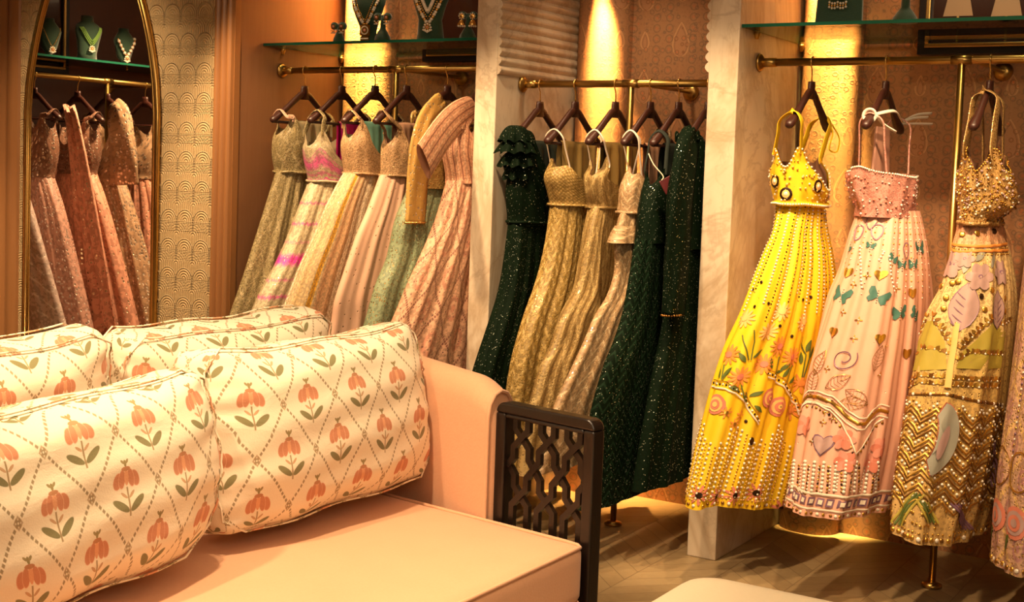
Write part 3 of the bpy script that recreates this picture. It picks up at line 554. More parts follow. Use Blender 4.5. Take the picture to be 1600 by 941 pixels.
class Applique:
    """embroidery laid on a skirt, inside the skirt's own mesh"""
    def __init__(self, mb, sk): self.mb = mb; self.sk = sk
    def fill(self, s, t, pts, mi, off=.003, rings=3):
        b = len(self.mb.v); n = len(pts); cx = sum(p[0] for p in pts)/n; cy = sum(p[1] for p in pts)/n
        for k in range(rings):
            f = 1 - k/rings
            for p in pts: self.mb.v.append(self.sk.at(s, t, cx + (p[0]-cx)*f, cy + (p[1]-cy)*f, off))
        self.mb.v.append(self.sk.at(s, t, cx, cy, off)); e = len(self.mb.v) - 1
        for k in range(rings-1):
            for i in range(n):
                j = (i+1) % n; self.mb.face((b+k*n+i, b+k*n+j, b+(k+1)*n+j, b+(k+1)*n+i), None, mi)
        k = (rings-1)*n
        for i in range(n): self.mb.face((b+k+i, b+k+(i+1) % n, e), None, mi)
    def poly(self, st, mi, off=.003):
        pts = []
        for i in range(len(st)):
            a, b = st[i], st[(i+1) % len(st)]
            for k in range(5): pts.append((lerp(a[0], b[0], k/5), lerp(a[1], b[1], k/5)))
        n = len(pts); cs = sum(p[0] for p in pts)/n; ct = sum(p[1] for p in pts)/n; B = len(self.mb.v); R = 7
        for k in range(R):
            f = 1 - k/R
            for p in pts: self.mb.v.append(self.sk.P(cs + (p[0]-cs)*f, ct + (p[1]-ct)*f, off))
        self.mb.v.append(self.sk.P(cs, ct, off))
        for k in range(R-1):
            for i in range(n):
                j = (i+1) % n; self.mb.face((B+k*n+i, B+k*n+j, B+(k+1)*n+j, B+(k+1)*n+i), None, mi)
        for i in range(n): self.mb.face((B+(R-1)*n+i, B+(R-1)*n+(i+1) % n, B+R*n), None, mi)
    def line(self, st, w, mi, off=.004, step=.012):
        pts = self.resample(st, step); b = len(self.mb.v); n = len(pts)
        if n < 2: return
        for i, (s, t) in enumerate(pts):
            p = V(self.sk.P(s, t, off)); q0 = V(self.sk.P(*pts[max(i-1, 0)], off)); q1 = V(self.sk.P(*pts[min(i+1, n-1)], off))
            nn = V(self.sk.frame(s, t)[1]); side = (q1-q0).cross(nn)
            side = side.normalized()*(w/2) if side.length > 1e-9 else V((0, 0, 0))
            self.mb.v.extend([tuple(p - side), tuple(p + nn*(w*.25)), tuple(p + side)])
        for i in range(n-1):
            for k in (0, 1): self.mb.face((b+i*3+k, b+i*3+k+1, b+i*3+k+4, b+i*3+k+3), None, mi)
    def resample(self, st, step):
        P = [V(self.sk.P(s, t)) for s, t in st]; out = [st[0]]
        for i in range(len(st)-1):
            n = max(1, int((P[i+1]-P[i]).length/step))
            for k in range(1, n+1): out.append((lerp(st[i][0], st[i+1][0], k/n), lerp(st[i][1], st[i+1][1], k/n)))
        return out
    def bead(self, s, t, r, mi, flat=.8, off=.001):
        p, n, lu, lv = self.sk.frame(s, t)
        self.mb.ball(V(p) + V(n)*off, r, n, mi, 6, flat)
    def coin(self, s, t, r, mi): self.bead(s, t, r, mi, .25, .003)
    def beads(self, st, step, r, mis, flat=.8):
        for i, (s, t) in enumerate(self.resample(st, step)): self.bead(s, t, r, mis[i % len(mis)], flat)
    def ell(self, s, t, cx, cy, a, b, deg, mi, off=.003, n=12):
        c, d = math.cos(math.radians(deg)), math.sin(math.radians(deg))
        self.fill(s, t, [(cx + a*math.cos(q)*c - b*math.sin(q)*d, cy + a*math.cos(q)*d + b*math.sin(q)*c) for q in [2*math.pi*k/n for k in range(n)]], mi, off)
    def daisy(self, s, t, r, mp, mc, n=11, y=1.):
        for k in range(n):
            a = 2*math.pi*k/n
            self.ell(s, t, .6*r*math.cos(a), .6*r*math.sin(a)*y, .42*r, .13*r, math.degrees(a), mp, .003, 8)
        self.ell(s, t, 0, 0, .3*r, .3*r, 0, mc, .005, 10)
    def rose(self, s, t, r, m1, m2):
        for k, f in enumerate((1., .74, .5, .26)): self.ell(s, t, 0, 0, r*f, r*f, 0, (m1, m2)[k % 2], .003 + .0012*k, 14)
    def leaf(self, s, t, dx, dy, L, deg, w, mi):
        c, d = math.cos(math.radians(deg)), math.sin(math.radians(deg)); pts = []
        for k in range(7): x = k/6; pts.append((x*L, w*math.sin(math.pi*x)**.8*(1-.3*x)))
        for k in range(5, 0, -1): x = k/6; pts.append((x*L, -w*math.sin(math.pi*x)**.8*(1-.3*x)))
        self.fill(s, t, [(dx + x*c - y*d, dy + x*d + y*c) for x, y in pts], mi)
    def heart(self, s, t, r, mi, mo=None):
        pts = []
        for k in range(20):
            q = 2*math.pi*k/20; pts.append((r*1.0*math.sin(q)**3, r*(.82*math.cos(q) - .31*math.cos(2*q) - .12*math.cos(3*q))))
        if mo is not None:
            self.fill(s, t, [(x*1.18, y*1.18) for x, y in pts], mo, .0025); self.fill(s, t, pts, mi, .0045)
        else: self.fill(s, t, pts, mi, .004)
    def butterfly(self, s, t, r, mi, rot=0):
        c, d = math.cos(rot), math.sin(rot)
        for sx in (-1, 1):
            pts = [(0, 0), (.25, .35), (.7, .75), (1., .6), (.95, .15), (.7, -.05), (.8, -.4), (.5, -.62), (.2, -.35)]
            self.fill(s, t, [((sx*x*c - y*d)*r, (sx*x*d + y*c)*r) for x, y in pts], mi, .003, 2)
    def outline(self, s, t, pts, w, mi, closed=False):
        """a stroke through local metre offsets"""
        if closed: pts = pts + [pts[0]]
        b = len(self.mb.v); n = len(pts); P = [V(self.sk.at(s, t, x, y, .004)) for x, y in pts]; nn = V(self.sk.frame(s, t)[1])
        for i, p in enumerate(P):
            side = (P[min(i+1, n-1)] - P[max(i-1, 0)]).cross(nn); side = side.normalized()*(w/2) if side.length > 1e-9 else V((0, 0, 0))
            self.mb.v.extend([tuple(p - side), tuple(p + side)])
        for i in range(n-1): self.mb.face((b+i*2, b+i*2+1, b+i*2+3, b+i*2+2), None, mi)
    def spiral(self, s, t, r, w, mi):
        self.outline(s, t, [((r*(1 - .75*k/30))*math.cos(.6 - k/30*9), (r*(1 - .75*k/30))*math.sin(.6 - k/30*9)) for k in range(31)], w, mi)
    def leafline(self, s, t, L, deg, w, mi):
        c, d = math.cos(math.radians(deg)), math.sin(math.radians(deg)); R = lambda x, y: (x*c - y*d, x*d + y*c)
        up = [R(k/8*L, w*math.sin(math.pi*k/8)) for k in range(9)]; dn = [R(k/8*L, -w*math.sin(math.pi*k/8)) for k in range(9)]
        self.outline(s, t, up, .0022, mi); self.outline(s, t, dn, .0022, mi); self.outline(s, t, [R(0, 0), R(L, 0)], .0018, mi)
        for k in range(1, 7):
            x = k/8*L; h = w*math.sin(math.pi*min(1, (k+.7)/8))
            self.outline(s, t, [R(x, 0), R(x + L*.1, h*.9)], .0014, mi); self.outline(s, t, [R(x, 0), R(x + L*.1, -h*.9)], .0014, mi)
    def square(self, s, t, r, mi, mo):
        q = lambda f: [(-r*f, -r*f), (r*f, -r*f), (r*f, r*f), (-r*f, r*f)]
        self.fill(s, t, q(1), mo, .003, 1); self.fill(s, t, q(.55), mi, .005, 1)
def strap(mb, pts, w, th=.0025, mi=0, up=None):
    p = spline(pts, 6); mb.tube(p, w, 8, mi, True, th, up)
def sleeve(mb, pts, rx, ry, mi=0, seg=26, ripple=.003, seed=0, up=(1, 0, 0)):
    """a tube of cloth along points with radius lists (across, along 'up') interpolated"""
    n = 6*(len(pts)-1) + 1; path = spline(pts, 6); rn = random.Random(seed); p1, p2 = rn.random()*6, rn.random()*6
    f = lambda L, i: crom([(k/(len(L)-1), v) for k, v in enumerate(L)], i/(n-1))[0]
    b = len(mb.v); mb.tube(path, [f(rx, i) for i in range(n)], seg, mi, True, [f(ry, i) for i in range(n)], up)
    for i in range(n):
        for k in range(seg):
            a = 6.283*k/seg; q = V(mb.v[b+i*seg+k]); d = q - path[i]
            if d.length > 1e-6: mb.v[b+i*seg+k] = tuple(q + d.normalized()*ripple*(math.cos(5*a+p1+i*.25) + .6*math.cos(9*a+p2-i*.4)))
def make_dress(key, label, cat, group, loc, rz, spec):
    """spec: sk rows, bo rows, zr (rail height), materials and details -> Empty with parts"""
    zh = min(r[0] for r in spec['sk']); root = empty(spec['name'], (loc[0], loc[1], zh), rz); tag(root, label, cat, group)
    T = Matrix.Translation((0, 0, -zh))
    sk = Skirt(spec['sk'], spec.get('n', 16), spec.get('a0', .004), spec.get('a1', .016), spec.get('seed', 1), spec.get('hem', ()), spec.get('lim', ()))
    nu, nv = spec.get('res', (200, 60)); mb = MB()
    mb.grid(lambda i, j: sk.P(i/nu, j/nv), nu, nv, lambda i, j: (i/nu*sk.W, j/nv*sk.L), 0, wrap=True)
    # turned-up hem, so that the cloth has an edge
    mb.grid(lambda i, j: sk.P(i/nu, 1. - .03*j/2, -.004*(j > 0) - .002*j), nu, 2, lambda i, j: (i/nu*sk.W, sk.L), 0, wrap=True, flip=True)
    if 'embroider' in spec: spec['embroider'](Applique(mb, sk), sk)
    mb.build('skirt', [spec['m'], spec['m']] + spec.get('apps', []), root, xf=T)
    zr = spec['zr']; bo = Bodice(spec['bo'], spec['neck'], spec['top'], seed=spec.get('seed', 1), low=spec.get('low', .015), amp=spec.get('bamp', .002), lim=spec.get('lim', ()))
    mb = MB(); n = 96; m = 22
    mb.grid(lambda i, j: bo.P(i*360/n - 180, j/m), n, m, lambda i, j: (i/n*.75, j/m*.25), 0, wrap=True)
    mb.grid(lambda i, j: bo.P(i*360/n - 180, 1 - .96*j/12, -.006 - .002*min(j, 2)), n, 12, lambda i, j: (i/n*.75, .25 - j/12*.2), 1, wrap=True, flip=True)
    if 'deco' in spec: spec['deco'](mb, bo)
    mb.build('bodice', [spec.get('mb', spec['m']), spec.get('lining', spec.get('mb', spec['m']))] + spec.get('apps', []), root, xf=T)
    if spec.get('band'):
        mb = MB(); r, mat = spec['band']
        mb.tube([bo.P(k*360/48 - 180, .04, .004) for k in range(48)], r, 6, 0, closed=True, r2=r*1.8, up=(0, 0, 1))
        if spec.get('band_beads'):
            for k in range(72): p = V(bo.P(k*5 - 180, .04, .004 + r)); mb.ball(p, .0042, p - V((bo.rows[0][1], (bo.rows[0][2]+bo.rows[0][3])/2, p.z)), 1, 6)
        mb.build('waistband', [mat, M['pearl']], root, xf=T)
    for d1, d2, y, w, mat in spec.get('straps', ()):
        a, b = V(bo.P(d1, .985, .0)), V(bo.P(d2, .985, .0)); ap = V((0, y, zr + arm_z(y) + .021)); mb = MB()
        out = .02
        pa = ap + V((a.x*.45 - .018, 0, -.03)) if a.x < b.x else ap + V((a.x*.45 + .018, 0, -.03))
        pb = ap + V((b.x*.45 + .018, 0, -.03)) if a.x < b.x else ap + V((b.x*.45 - .018, 0, -.03))
        if isinstance(w, tuple): w = [lerp(w[0], w[1], 1 - abs(k/48*2 - 1)) for k in range(49)]
        strap(mb, [a - V((0, 0, .02)), a, a.lerp(pa, .55), pa, ap, pb, b.lerp(pb, .55), b, b - V((0, 0, .02))], w, .0025, 0, (1, .0, .3) if isinstance(w, list) or w > .008 else None)
        mb.build('strap', mat, root, xf=T)
    for name, f, mats in spec.get('extra', ()):
        mb = MB(); f(mb, bo, sk, zr); mb.build(name, mats, root, xf=T)
    return root
# ---------------------------------------------------------------- the room
RY = 4.66                      # line of the rails along the niche wall
YF, YB = 4.462, 5.15           # pillar fronts and niche backs
def room():
    def b(name, m, *a, bevel=0.):
        mb = MB(); mb.box(*a); return struct(mb.build(name, m, bevel=bevel))
    b('floor', M['floor'], -7.4, 3.2, -2.2, 5.4, -.1, 0.)
    b('ceiling', M['plaster'], -7.4, 3.2, -2.2, 5.4, 2.9, 3.0)
    b('wall_right', M['wall_paint'], 3.1, 3.2, -2.2, 5.4, 0, 2.9)
    b('wall_rear', M['wall_paint'], -7.4, 3.1, -2.2, -2.1, 0, 2.9)
    b('wall_left', M['dark_panel'], -6.72, -6.6, -2.1, 4.33, 0, 2.9)
    b('wall_mirror_side', M['scallop'], -6.6, -4.295, 4.33, 4.45, 0, 2.9)
    # paisley back of the niches (one wall, three bays)
    mb = MB(); X0, X1 = -4.3, 3.1
    mb.v = [(X0, YB, 0), (X1, YB, 0), (X1, YB, 2.9), (X0, YB, 2.9), (X0, YB+.1, 0), (X1, YB+.1, 0), (X1, YB+.1, 2.9), (X0, YB+.1, 2.9)]
    for q in ((0, 1, 2, 3), (5, 4, 7, 6), (4, 0, 3, 7), (1, 5, 6, 2), (3, 2, 6, 7), (4, 5, 1, 0)): mb.face(q, [(mb.v[k][0], mb.v[k][2]) for k in q], 0, False)
    struct(mb.build('wall_back', M['paisley']))
    b('wall_panel', M['panel_wood'], -4.29, -4.19, 4.36, YB, 0, 2.9)
    # wood trims: fluted moulding at either end of the embossed wallpaper
    def moulding(name, xs, y0, depth):
        n = 40; pts = []
        x0, x1 = xs
        for k in range(n+1):
            u = k/n; h = depth*(.45 + .4*abs(math.sin(u*math.pi*3)) if .04 < u < .96 else 0.3)
            pts.append((lerp(x0, x1, u), y0 - h))
        pts += [(x1, y0 + .02), (x0, y0 + .02)]
        mb = MB(); mb.prism(pts, 'z', 0, 2.9); struct(mb.build(name, M['trim_wood']))
    moulding('trim_1', (-4.30, -4.186), 4.36, .05)
    moulding('trim_2', (-5.98, -5.625), 4.35, .05)
    # marble pillars between the bays
    def pillar(x0, x1):
        mb = MB(); mb.box(x0, x1, YF, YB, 0, 2.9)
        o = struct(mb.build('marble_pillar', M['marble'], bevel=.004)); return o
    pillar(-2.968, -2.866); pillar(-1.947, -1.832)
    b('marble_pillar', M['marble'], .05, .165, YF, YB, 0, 2.9)
    # reeded marble arch lining the middle bay
    cx, R, zs = -2.4065, .4595, 2.06; prof = []
    n = 13
    for i in range(n):
        z = 1.80 + (zs - 1.80)*i/(n-1)
        prof.append((cx - R, z))
    def reed_strip(side):
        pts = []; N = 7
        for i in range(N*6 + 1):
            u = i/6; z = lerp(1.80, zs, u/N); h = .013*abs(math.sin(math.pi*u))
            pts.append((cx + side*(R - .004 - h), z))
        return pts
    arc = []; NA = 40
    for i in range(NA*6 + 1):
        u = i/6; a = math.pi*u/NA; h = .013*abs(math.sin(math.pi*u)); r = R - .004 - h
        arc.append((cx - r*math.cos(a), zs + r*math.sin(a)))
    inner = reed_strip(-1) + arc[1:] + reed_strip(1)[::-1][1:]
    pts = inner + [(cx + R + .0, 1.8), (cx + R, 2.9), (cx - R, 2.9), (cx - R, 1.8)]
    mb = MB(); yA, yB = YF + .005, YB - .012; bb = len(mb.v); k = len(inner)
    for y in (yA, yB):
        for p in inner: mb.v.append((p[0], y, p[1]))
        for p in inner:                                   # outer edge straight above / beside
            if p[1] <= zs: q = (cx + math.copysign(R, p[0]-cx), p[1])
            else:
                dx, dz = p[0]-cx, p[1]-zs; s = max(abs(dx)/R, dz/.84); q = (cx + dx/s, zs + dz/s)
            mb.v.append((q[0], y, q[1]))
    for i in range(k-1):
        mb.face((bb+i, bb+i+1, bb+2*k+i+1, bb+2*k+i), None, 0, False)          # intrados
        mb.face((bb+i, bb+k+i, bb+k+i+1, bb+i+1), None, 0, False)              # front
        mb.face((bb+2*k+i, bb+2*k+i+1, bb+3*k+i+1, bb+3*k+i), None, 0, False)  # back
    struct(mb.build('marble_arch', M['marble']))
    # half-round wallpapered columns in the left back corner of each bay
    for x0, x1 in ((-4.188, -3.88), (-2.862, -2.61), (-1.828, -1.585)):
        c, a = (x0+x1)/2, (x1-x0)/2; mb = MB(); n = 28
        P = lambda i, j: (c - a*math.cos(math.pi*i/n), YB - .11*math.sin(math.pi*i/n)**.8, (0, 2.9)[j])
        mb.grid(P, n, 1, lambda i, j: (x0 + 1.25*a*2*i/n + .06, (0, 2.9)[j])); struct(mb.build('corner_column', M['paisley']))
    # gilded arch-topped mirror
    root = empty('wall_mirror', (-5.105, 4.33, 0.)); tag(root, 'tall arched wall mirror in a slim gold frame on embossed wallpaper', 'mirror')
    hw, z0, zsp = .465, .25, 1.62; out = []
    H = .86
    out.append((-hw, z0))
    for i in range(41):
        u = i/40; x = -hw + hw*u
        out.append((x, zsp + H*(1 - (1-u)**2.1)**.62))
    out += [(-p[0], p[1]) for p in out[::-1][1:]]
    mb = MB(); mb.prism([(p[0]*.985, p[1]) for p in out], 'y', -.012, -.004); mb.build('mirror_glass', M['mirror'], root)
    mb = MB(); mb.tube([(p[0], -.012, p[1]) for p in out], .017, 10, 0, closed=True, r2=.017, up=(0, 1, 0))
    mb.tube([(p[0]*.97, -.022, zsp + (p[1]-zsp)*.985 if p[1] > zsp else p[1]) for p in out], .006, 8, 0, closed=True, up=(0, 1, 0)); mb.build('frame', M['frame_brass'], root)
# ---------------------------------------------------------------- rails, shelves, hangers
def rail(label, x0, x1, z, px, ax, loc=(0, 0, 0), rz=0., back=.49, capped=(True, True)):
    """bar along x at y=0; flange on the left wall, T pole to the floor, arm to the wall behind"""
    root = empty('clothes_rail', loc, rz); tag(root, label, 'clothes rail', 'brass clothes rails')
    mb = MB(); mb.tube([(x0 + .004, 0, z), (x1 - .004, 0, z)], .0145, 16); mb.tube([(px - .035, 0, z), (px + .035, 0, z)], .0172, 16); mb.tube([(x0+.012, 0, z), (x0+.07, 0, z)], .0172, 16)
    mb.build('bar', M['brass'], root)
    for e, s, on in ((x0, 1, capped[0]), (x1, -1, capped[1])):
        if on: mb = MB(); mb.tube([(e + .002*s, 0, z), (e + .008*s, 0, z), (e + .012*s, 0, z), (e + .022*s, 0, z)], [.034, .034, .030, .018], 20); mb.build('flange', M['brass'], root)
    mb = MB(); mb.tube([(px, 0, .012), (px, 0, z)], .0125, 14); mb.build('pole', M['brass'], root)
    mb = MB(); mb.tube([(px, 0, .002), (px, 0, .012), (px, 0, .02)], [.035, .035, .016], 20); mb.build('foot', M['brass'], root)
    mb = MB(); mb.tube([(ax, 0, z), (ax, back - .004, z)], .009, 12); mb.tube([(ax, back - .02, z), (ax, back - .012, z), (ax, back - .004, z)], [.014, .036, .036], 20); mb.build('support_arm', M['brass'], root)
    return root
def shelf(label, x0, x1, y0, y1, z, loc=(0, 0, 0), rz=0.):
    root = empty('glass_shelf', (loc[0], loc[1], z), rz); tag(root, label, 'shelf')
    mb = MB(); e = .004
    mb.box(x0 + e, x1 - e, y0 + e, y1 - e, 0, .012); mb.build('pane', M['glass'], root)
    mb = MB(); mb.box(x0, x1, y0, y0 + e, -.0, .012); mb.box(x0, x1, y1 - e, y1, 0, .012); mb.box(x0, x0 + e, y0 + e, y1 - e, 0, .012); mb.box(x1 - e, x1, y0 + e, y1 - e, 0, .012); mb.build('polished_edge', M['glass_edge'], root)
    for x in (x0 + .012, x1 - .012):
        for y in (y0 + .12, y1 - .06):
            mb = MB(); mb.tube([(x, y, -.002), (x, y, -.012), (x, y, -.03)], [.012, .012, .007], 12); mb.build('bracket', M['brass'], root)
    return root
def make_hanger():
    root = empty('clothes_hanger', (0, 0, 0)); mb = MB()
    # hook over the bar, then the shank
    pts = [(0, .0182*math.cos(a), .0182*math.sin(a) - .0005) for a in [math.radians(d) for d in range(-20, 200, 20)]]
    pts += [(0, -.012, -.018), (0, -.002, -.032), (0, 0, -.05), (0, 0, -.085)]
    mb.tube(pts, .0026, 8); mb.build('hook', M['gold'], root)
    mb = MB()
    for s in (-1, 1):
        prof = [(0., .016), (.012, .016), (.035, .016), (.1, .014), (.16, .014), (.2, .016), (.216, .013), (.222, .006)]
        path = [(0, s*y, arm_z(y) - (.004 if y < .03 else 0)) for y, r in prof]
        mb.tube(path, [.011, .011, .011, .012, .016, .019, .015, .006], 14, 0, True, [r for y, r in prof], (0, 0, 1))
    mb.tube([(0, 0, -.072), (0, 0, -.085), (0, 0, -.105), (0, 0, -.135)], [.0115, .012, .012, .011], 14, 0, True, [.022, .024, .028, .034], (0, 1, 0))
    mb.build('shoulders', M['hanger_wood'], root)
    mb = MB(); mb.tube([(0, -.2, -.245), (0, .2, -.245)], .006, 10); mb.build('trouser_bar', M['hanger_wood'], root)
    return root
def scarf(label, cat, loc, y0, y1, ztop, zlen, m, rz=0., seed=0, thick=.011, group=None):
    """a folded dupatta laid over the trouser bar"""
    rn = random.Random(seed); p1, p2 = rn.random()*6, rn.random()*6
    o = None; mb = MB(); nu, nv = 36, 40; half = zlen
    def P(i, j):
        u, v = i/nu, j/nv; d = (v - .5)*2*half
        a = abs(d); y = lerp(y0, y1, u)
        spread = 1 - .10*min(1, a/.4)
        y = (y0+y1)/2 + (y-(y0+y1)/2)*spread
        rip = .006*math.sin(u*17 + p1 + a*2) + .004*math.sin(u*31 + p2)
        r = thick
        if a < r*1.57: ang = d/r; return (r*math.sin(ang) + rip*.3*math.sin(ang), y, ztop - r + r*math.cos(ang))
        s = 1 if d > 0 else -1
        return (s*(r + min(1, (a - r*1.57)/.1)*.004) + rip*min(1, a/.06), y, ztop - r - (a - r*1.57)*(1 if s > 0 else .92))
    mb.grid(P, nu, nv, lambda i, j: (i/nu*(y1-y0), j/nv*2*half)); o = mb.build('dupatta', m, loc=loc)
    o.rotation_euler = (0, 0, rz); tag(o, label, cat, group); return o
# ---------------------------------------------------------------- sofa, cushions, ottoman
def soft_box(mb, sx, sy, sz, r=.05, crown=0., n=(24, 24, 8), mi=0, bulge=None, uvf=None):
    """rounded box centred on the origin (half sizes); crown lifts the middle of the top"""
    def surf(p):
        x, y, z = p
        q = [clamp(x, -sx + r, sx - r), clamp(y, -sy + r, sy - r), clamp(z, -sz + r, sz - r)]
        d = V((x - q[0], y - q[1], z - q[2]))
        if d.length > 1e-9: d = d.normalized()*r
        o = V(q) + d
        if crown:
            f = (1 - (o.x/sx)**2)*(1 - (o.y/sy)**2); f = max(0, f)**.6
            if o.z > 0: o.z += crown*f*(o.z/sz)
        return bulge(o) if bulge else o
    def side(A, B, Cc, na, nb, flip):
        def P(i, j):
            u = -1 + 2*i/na; w = -1 + 2*j/nb
            return tuple(surf([A[k]*u + B[k]*w + Cc[k] for k in range(3)]))
        def UV(i, j):
            u = -1 + 2*i/na; w = -1 + 2*j/nb
            return uvf([A[k]*u + B[k]*w + Cc[k] for k in range(3)], Cc) if uvf else (u, w)
        mb.grid(P, na, nb, UV, mi, flip=flip)
    X, Y, Z = (sx, 0, 0), (0, sy, 0), (0, 0, sz); ng = lambda a: tuple(-q for q in a)
    nx, ny, nz = n
    side(X, Y, Z, nx, ny, False); side(X, Y, ng(Z), nx, ny, True)
    side(X, Z, ng(Y), nx, nz, False); side(X, Z, Y, nx, nz, True)
    side(Y, Z, X, ny, nz, False); side(Y, Z, ng(X), ny, nz, True)
def sofa():
    root = empty('sofa', (-2.3, 2.0, 0)); tag(root, 'peach linen back-to-back sofa with dark wooden lattice arm panel', 'sofa')
    L = (-2.3, 2.0)
    P = lambda x, y, z: (x - L[0], y - L[1], z)
    y0, y1 = .55, 2.958
    # front seat cushion, its far end follows the splayed arm
    def seat(name, xc, hx, mirror):
        mb = MB(); cy, hy = (y0+y1)/2, (y1-y0)/2
        def bulge(o):
            if o.y > 0:
                inner = (hx - o.x*mirror)/(2*hx)          # 0 at the front edge, 1 at the back
                o.y += .115*inner*(o.y/hy)
            return o
        soft_box(mb, hx, hy, .08, .028, .012, (40, 70, 8), bulge=bulge)
        for v in range(len(mb.v)): mb.v[v] = tuple(V(mb.v[v]) + V(P(xc, cy, .375)))
        o = mb.build(name, M['peach'], root)
        for zz in (.449, .302):
            pts = []
            for k in range(60):
                u = k/59; pts.append((xc + mirror*(hx - .006), lerp(y0 + .02, y1 - .02, u), zz))
            pts.append((xc + mirror*(hx - .022), y1 - .004, zz))
            for k in range(1, 24):
                u = k/23; x = lerp(hx - .03, -hx + .02, u); pts.append((xc + mirror*x, y1 - .003 + .115*(hx - x)/(2*hx), zz))
            mb = MB(); mb.tube([P(*p) for p in pts], .0055, 8); mb.build('piping', M['peach'], o)
    seat('seat_cushion', -2.0, .425, 1); seat('seat_cushion', -3.08, .425, -1)
    # upholstered base and plinth
    mb = MB(); mb.box(*[q for ab in ((-3.47 - L[0], -1.60 - L[0]), (y0 - L[1], 2.975 - L[1]), (.10, .298)) for q in ab]); mb.build('base', M['peach'], root, bevel=.02, seg=3)
    for x in (-3.4, -2.55, -1.68):
        for y in (y0 + .08, 2.88):
            mb = MB(); mb.tube([P(x, y, 0), P(x, y, .1)], [.018, .026], 12); mb.build('leg', M['lattice_wood'], root)
    # backrest
    mb = MB(); soft_box(mb, .075, (3.2-y0)/2, .2, .06, .0, (8, 40, 12))
    for v in range(len(mb.v)): mb.v[v] = tuple(V(mb.v[v]) + V(P(-2.54, (3.2+y0)/2, .48)))
    mb.build('backrest', M['peach'], root)
    # upholstered wing: rolled top sloping to the front
    def wing(sgn, xa, xb, yoff=0., drop=0.):
        mb = MB(); n, m = 26, 24
        def Pw(i, j):
            u = i/n; x = lerp(xa, xb, u); top = .862 - drop - .030*u - .03*max(0, (u-.82)/.18)**2; yc = 3.26 + yoff - .19*u
            hw = .062; a = j/m
            # cross-section: up the inner face, over the roll, down the outer face
            if a < .38: q = (-hw, lerp(.30, top - hw, a/.38))
            elif a < .62:
                t = (a - .38)/.24*math.pi; q = (-hw*math.cos(t)*1.0, top - hw + hw*math.sin(t))
            else: q = (hw, lerp(top - hw, .30, (a - .62)/.38))
            return P(x, yc + q[0], q[1])
        mb.grid(Pw, n, m, None, flip=sgn > 0)
        for i, f in ((0, sgn > 0), (n, sgn < 0)):
            b = len(mb.v); R = 5
            ring = [V(Pw(i, j)) for j in range(m+1)]; c = sum(ring, V((0, 0, 0)))/len(ring)
            bl = .022*(1 if i else -1)*sgn
            for k in range(R):
                f2 = 1 - k/R
                for p in ring:
                    q = c + (p - c)*f2; mb.v.append((q.x + bl*math.sqrt(1 - f2*f2), q.y, q.z))
            mb.v.append((c.x + bl, c.y, c.z)); w = m + 1
            for k in range(R-1):
                for j in range(m):
                    q = (b+k*w+j, b+k*w+j+1, b+(k+1)*w+j+1, b+(k+1)*w+j); mb.face(q if f else q[::-1])
            for j in range(m):
                q = (b+(R-1)*w+j, b+(R-1)*w+j+1, b+R*w); mb.face(q if f else q[::-1])
        o = mb.build('wing', M['peach'], root)
        pts = [V(Pw(n, j)) for j in range(m+1)]; mb = MB(); mb.tube([(p.x + .004*sgn, p.y, p.z) for p in pts], .006, 8); mb.build('piping', M['peach'], o)
    wing(1, -2.50, -1.925); wing(-1, -2.66, -3.16, .20, .14)
    # carved lattice arm panel, splayed a little
    def panel(sgn, xr, yr, xf, yf):
        ax = V((xf - xr, yf - yr, 0)); W = ax.length; ax.normalize(); nrm = V((-ax.y, ax.x, 0))
        T = Matrix(((ax.x, nrm.x, 0, xr - L[0]), (ax.y, nrm.y, 0, yr - L[1]), (0, 0, 1, 0), (0, 0, 0, 1)))
        z1 = .78
        mb = MB(); hd = .023; r = .03
        # frame: two posts, top rail with rounded shoulders, bottom rail
        def arc(c, a0, a1): return [(c[0] + r*math.cos(math.radians(lerp(a0, a1, k/6))), c[1] + r*math.sin(math.radians(lerp(a0, a1, k/6)))) for k in range(7)]
        outer = [(0, .0), (W, .0)] + arc((W - r, z1 - r), 0, 90) + arc((r, z1 - r), 90, 180)
        i0, i1, j0, j1 = .036, W - .036, .36, z1 - .042
        inner = [(i0, j0), (i1, j0), (i1, j1), (i0, j1)]
        def ring(y):
            return [(p[0], y, p[1]) for p in outer], [(p[0], y, p[1]) for p in inner]
        bars = MB()
        bars.box(0, i0, -hd, hd, 0, z1 - r); bars.box(i1, W, -hd, hd, 0, z1 - r); bars.box(i0, i1, -hd, hd, j1, z1 - r); bars.box(i0, i1, -hd, hd, .30, j0)
        top = [(0, z1 - r), (W, z1 - r)] + arc((W - r, z1 - r), 0, 90)[1:] + arc((r, z1 - r), 90, 180)[:-1]
        bars.prism(top, 'y', -hd, hd)
        bars.build('arm_frame', M['lattice_wood'], root, xf=T, bevel=.006, seg=3)
        # fretwork: flat strands that cross in the columns, then between them, then in the columns again
        lat = MB(); n = 3; w = .0088; pitch = (i1 - i0)/n; k = pitch*.27
        zs = [j1 + .004, j1 - .028, j1 - .078, j1 - .108, j1 - .158, j1 - .188, j1 - .238, j0]
        def bar(pts, y):
            b = len(lat.v); m = len(pts)
            for q, p in enumerate(pts):
                d0 = V(p) - V(pts[max(q-1, 0)]); d1 = V(pts[min(q+1, m-1)]) - V(p)
                d0 = d0.normalized() if d0.length > 0 else d1.normalized(); d1 = d1.normalized() if d1.length > 0 else d0
                t = (d0 + d1).normalized(); nn = V((-t.y, t.x))*(w/max(.5, t.dot(d0)))
                for yy, sg in ((y - .007, 1), (y - .007, -1), (y + .007, -1), (y + .007, 1)): lat.v.append((p[0] + nn.x*sg, yy, p[1] + nn.y*sg))
            for q in range(m-1):
                for e in range(4): lat.face((b+q*4+e, b+q*4+(e+1) % 4, b+q*4+4+(e+1) % 4, b+q*4+4+e), None, 0, False)
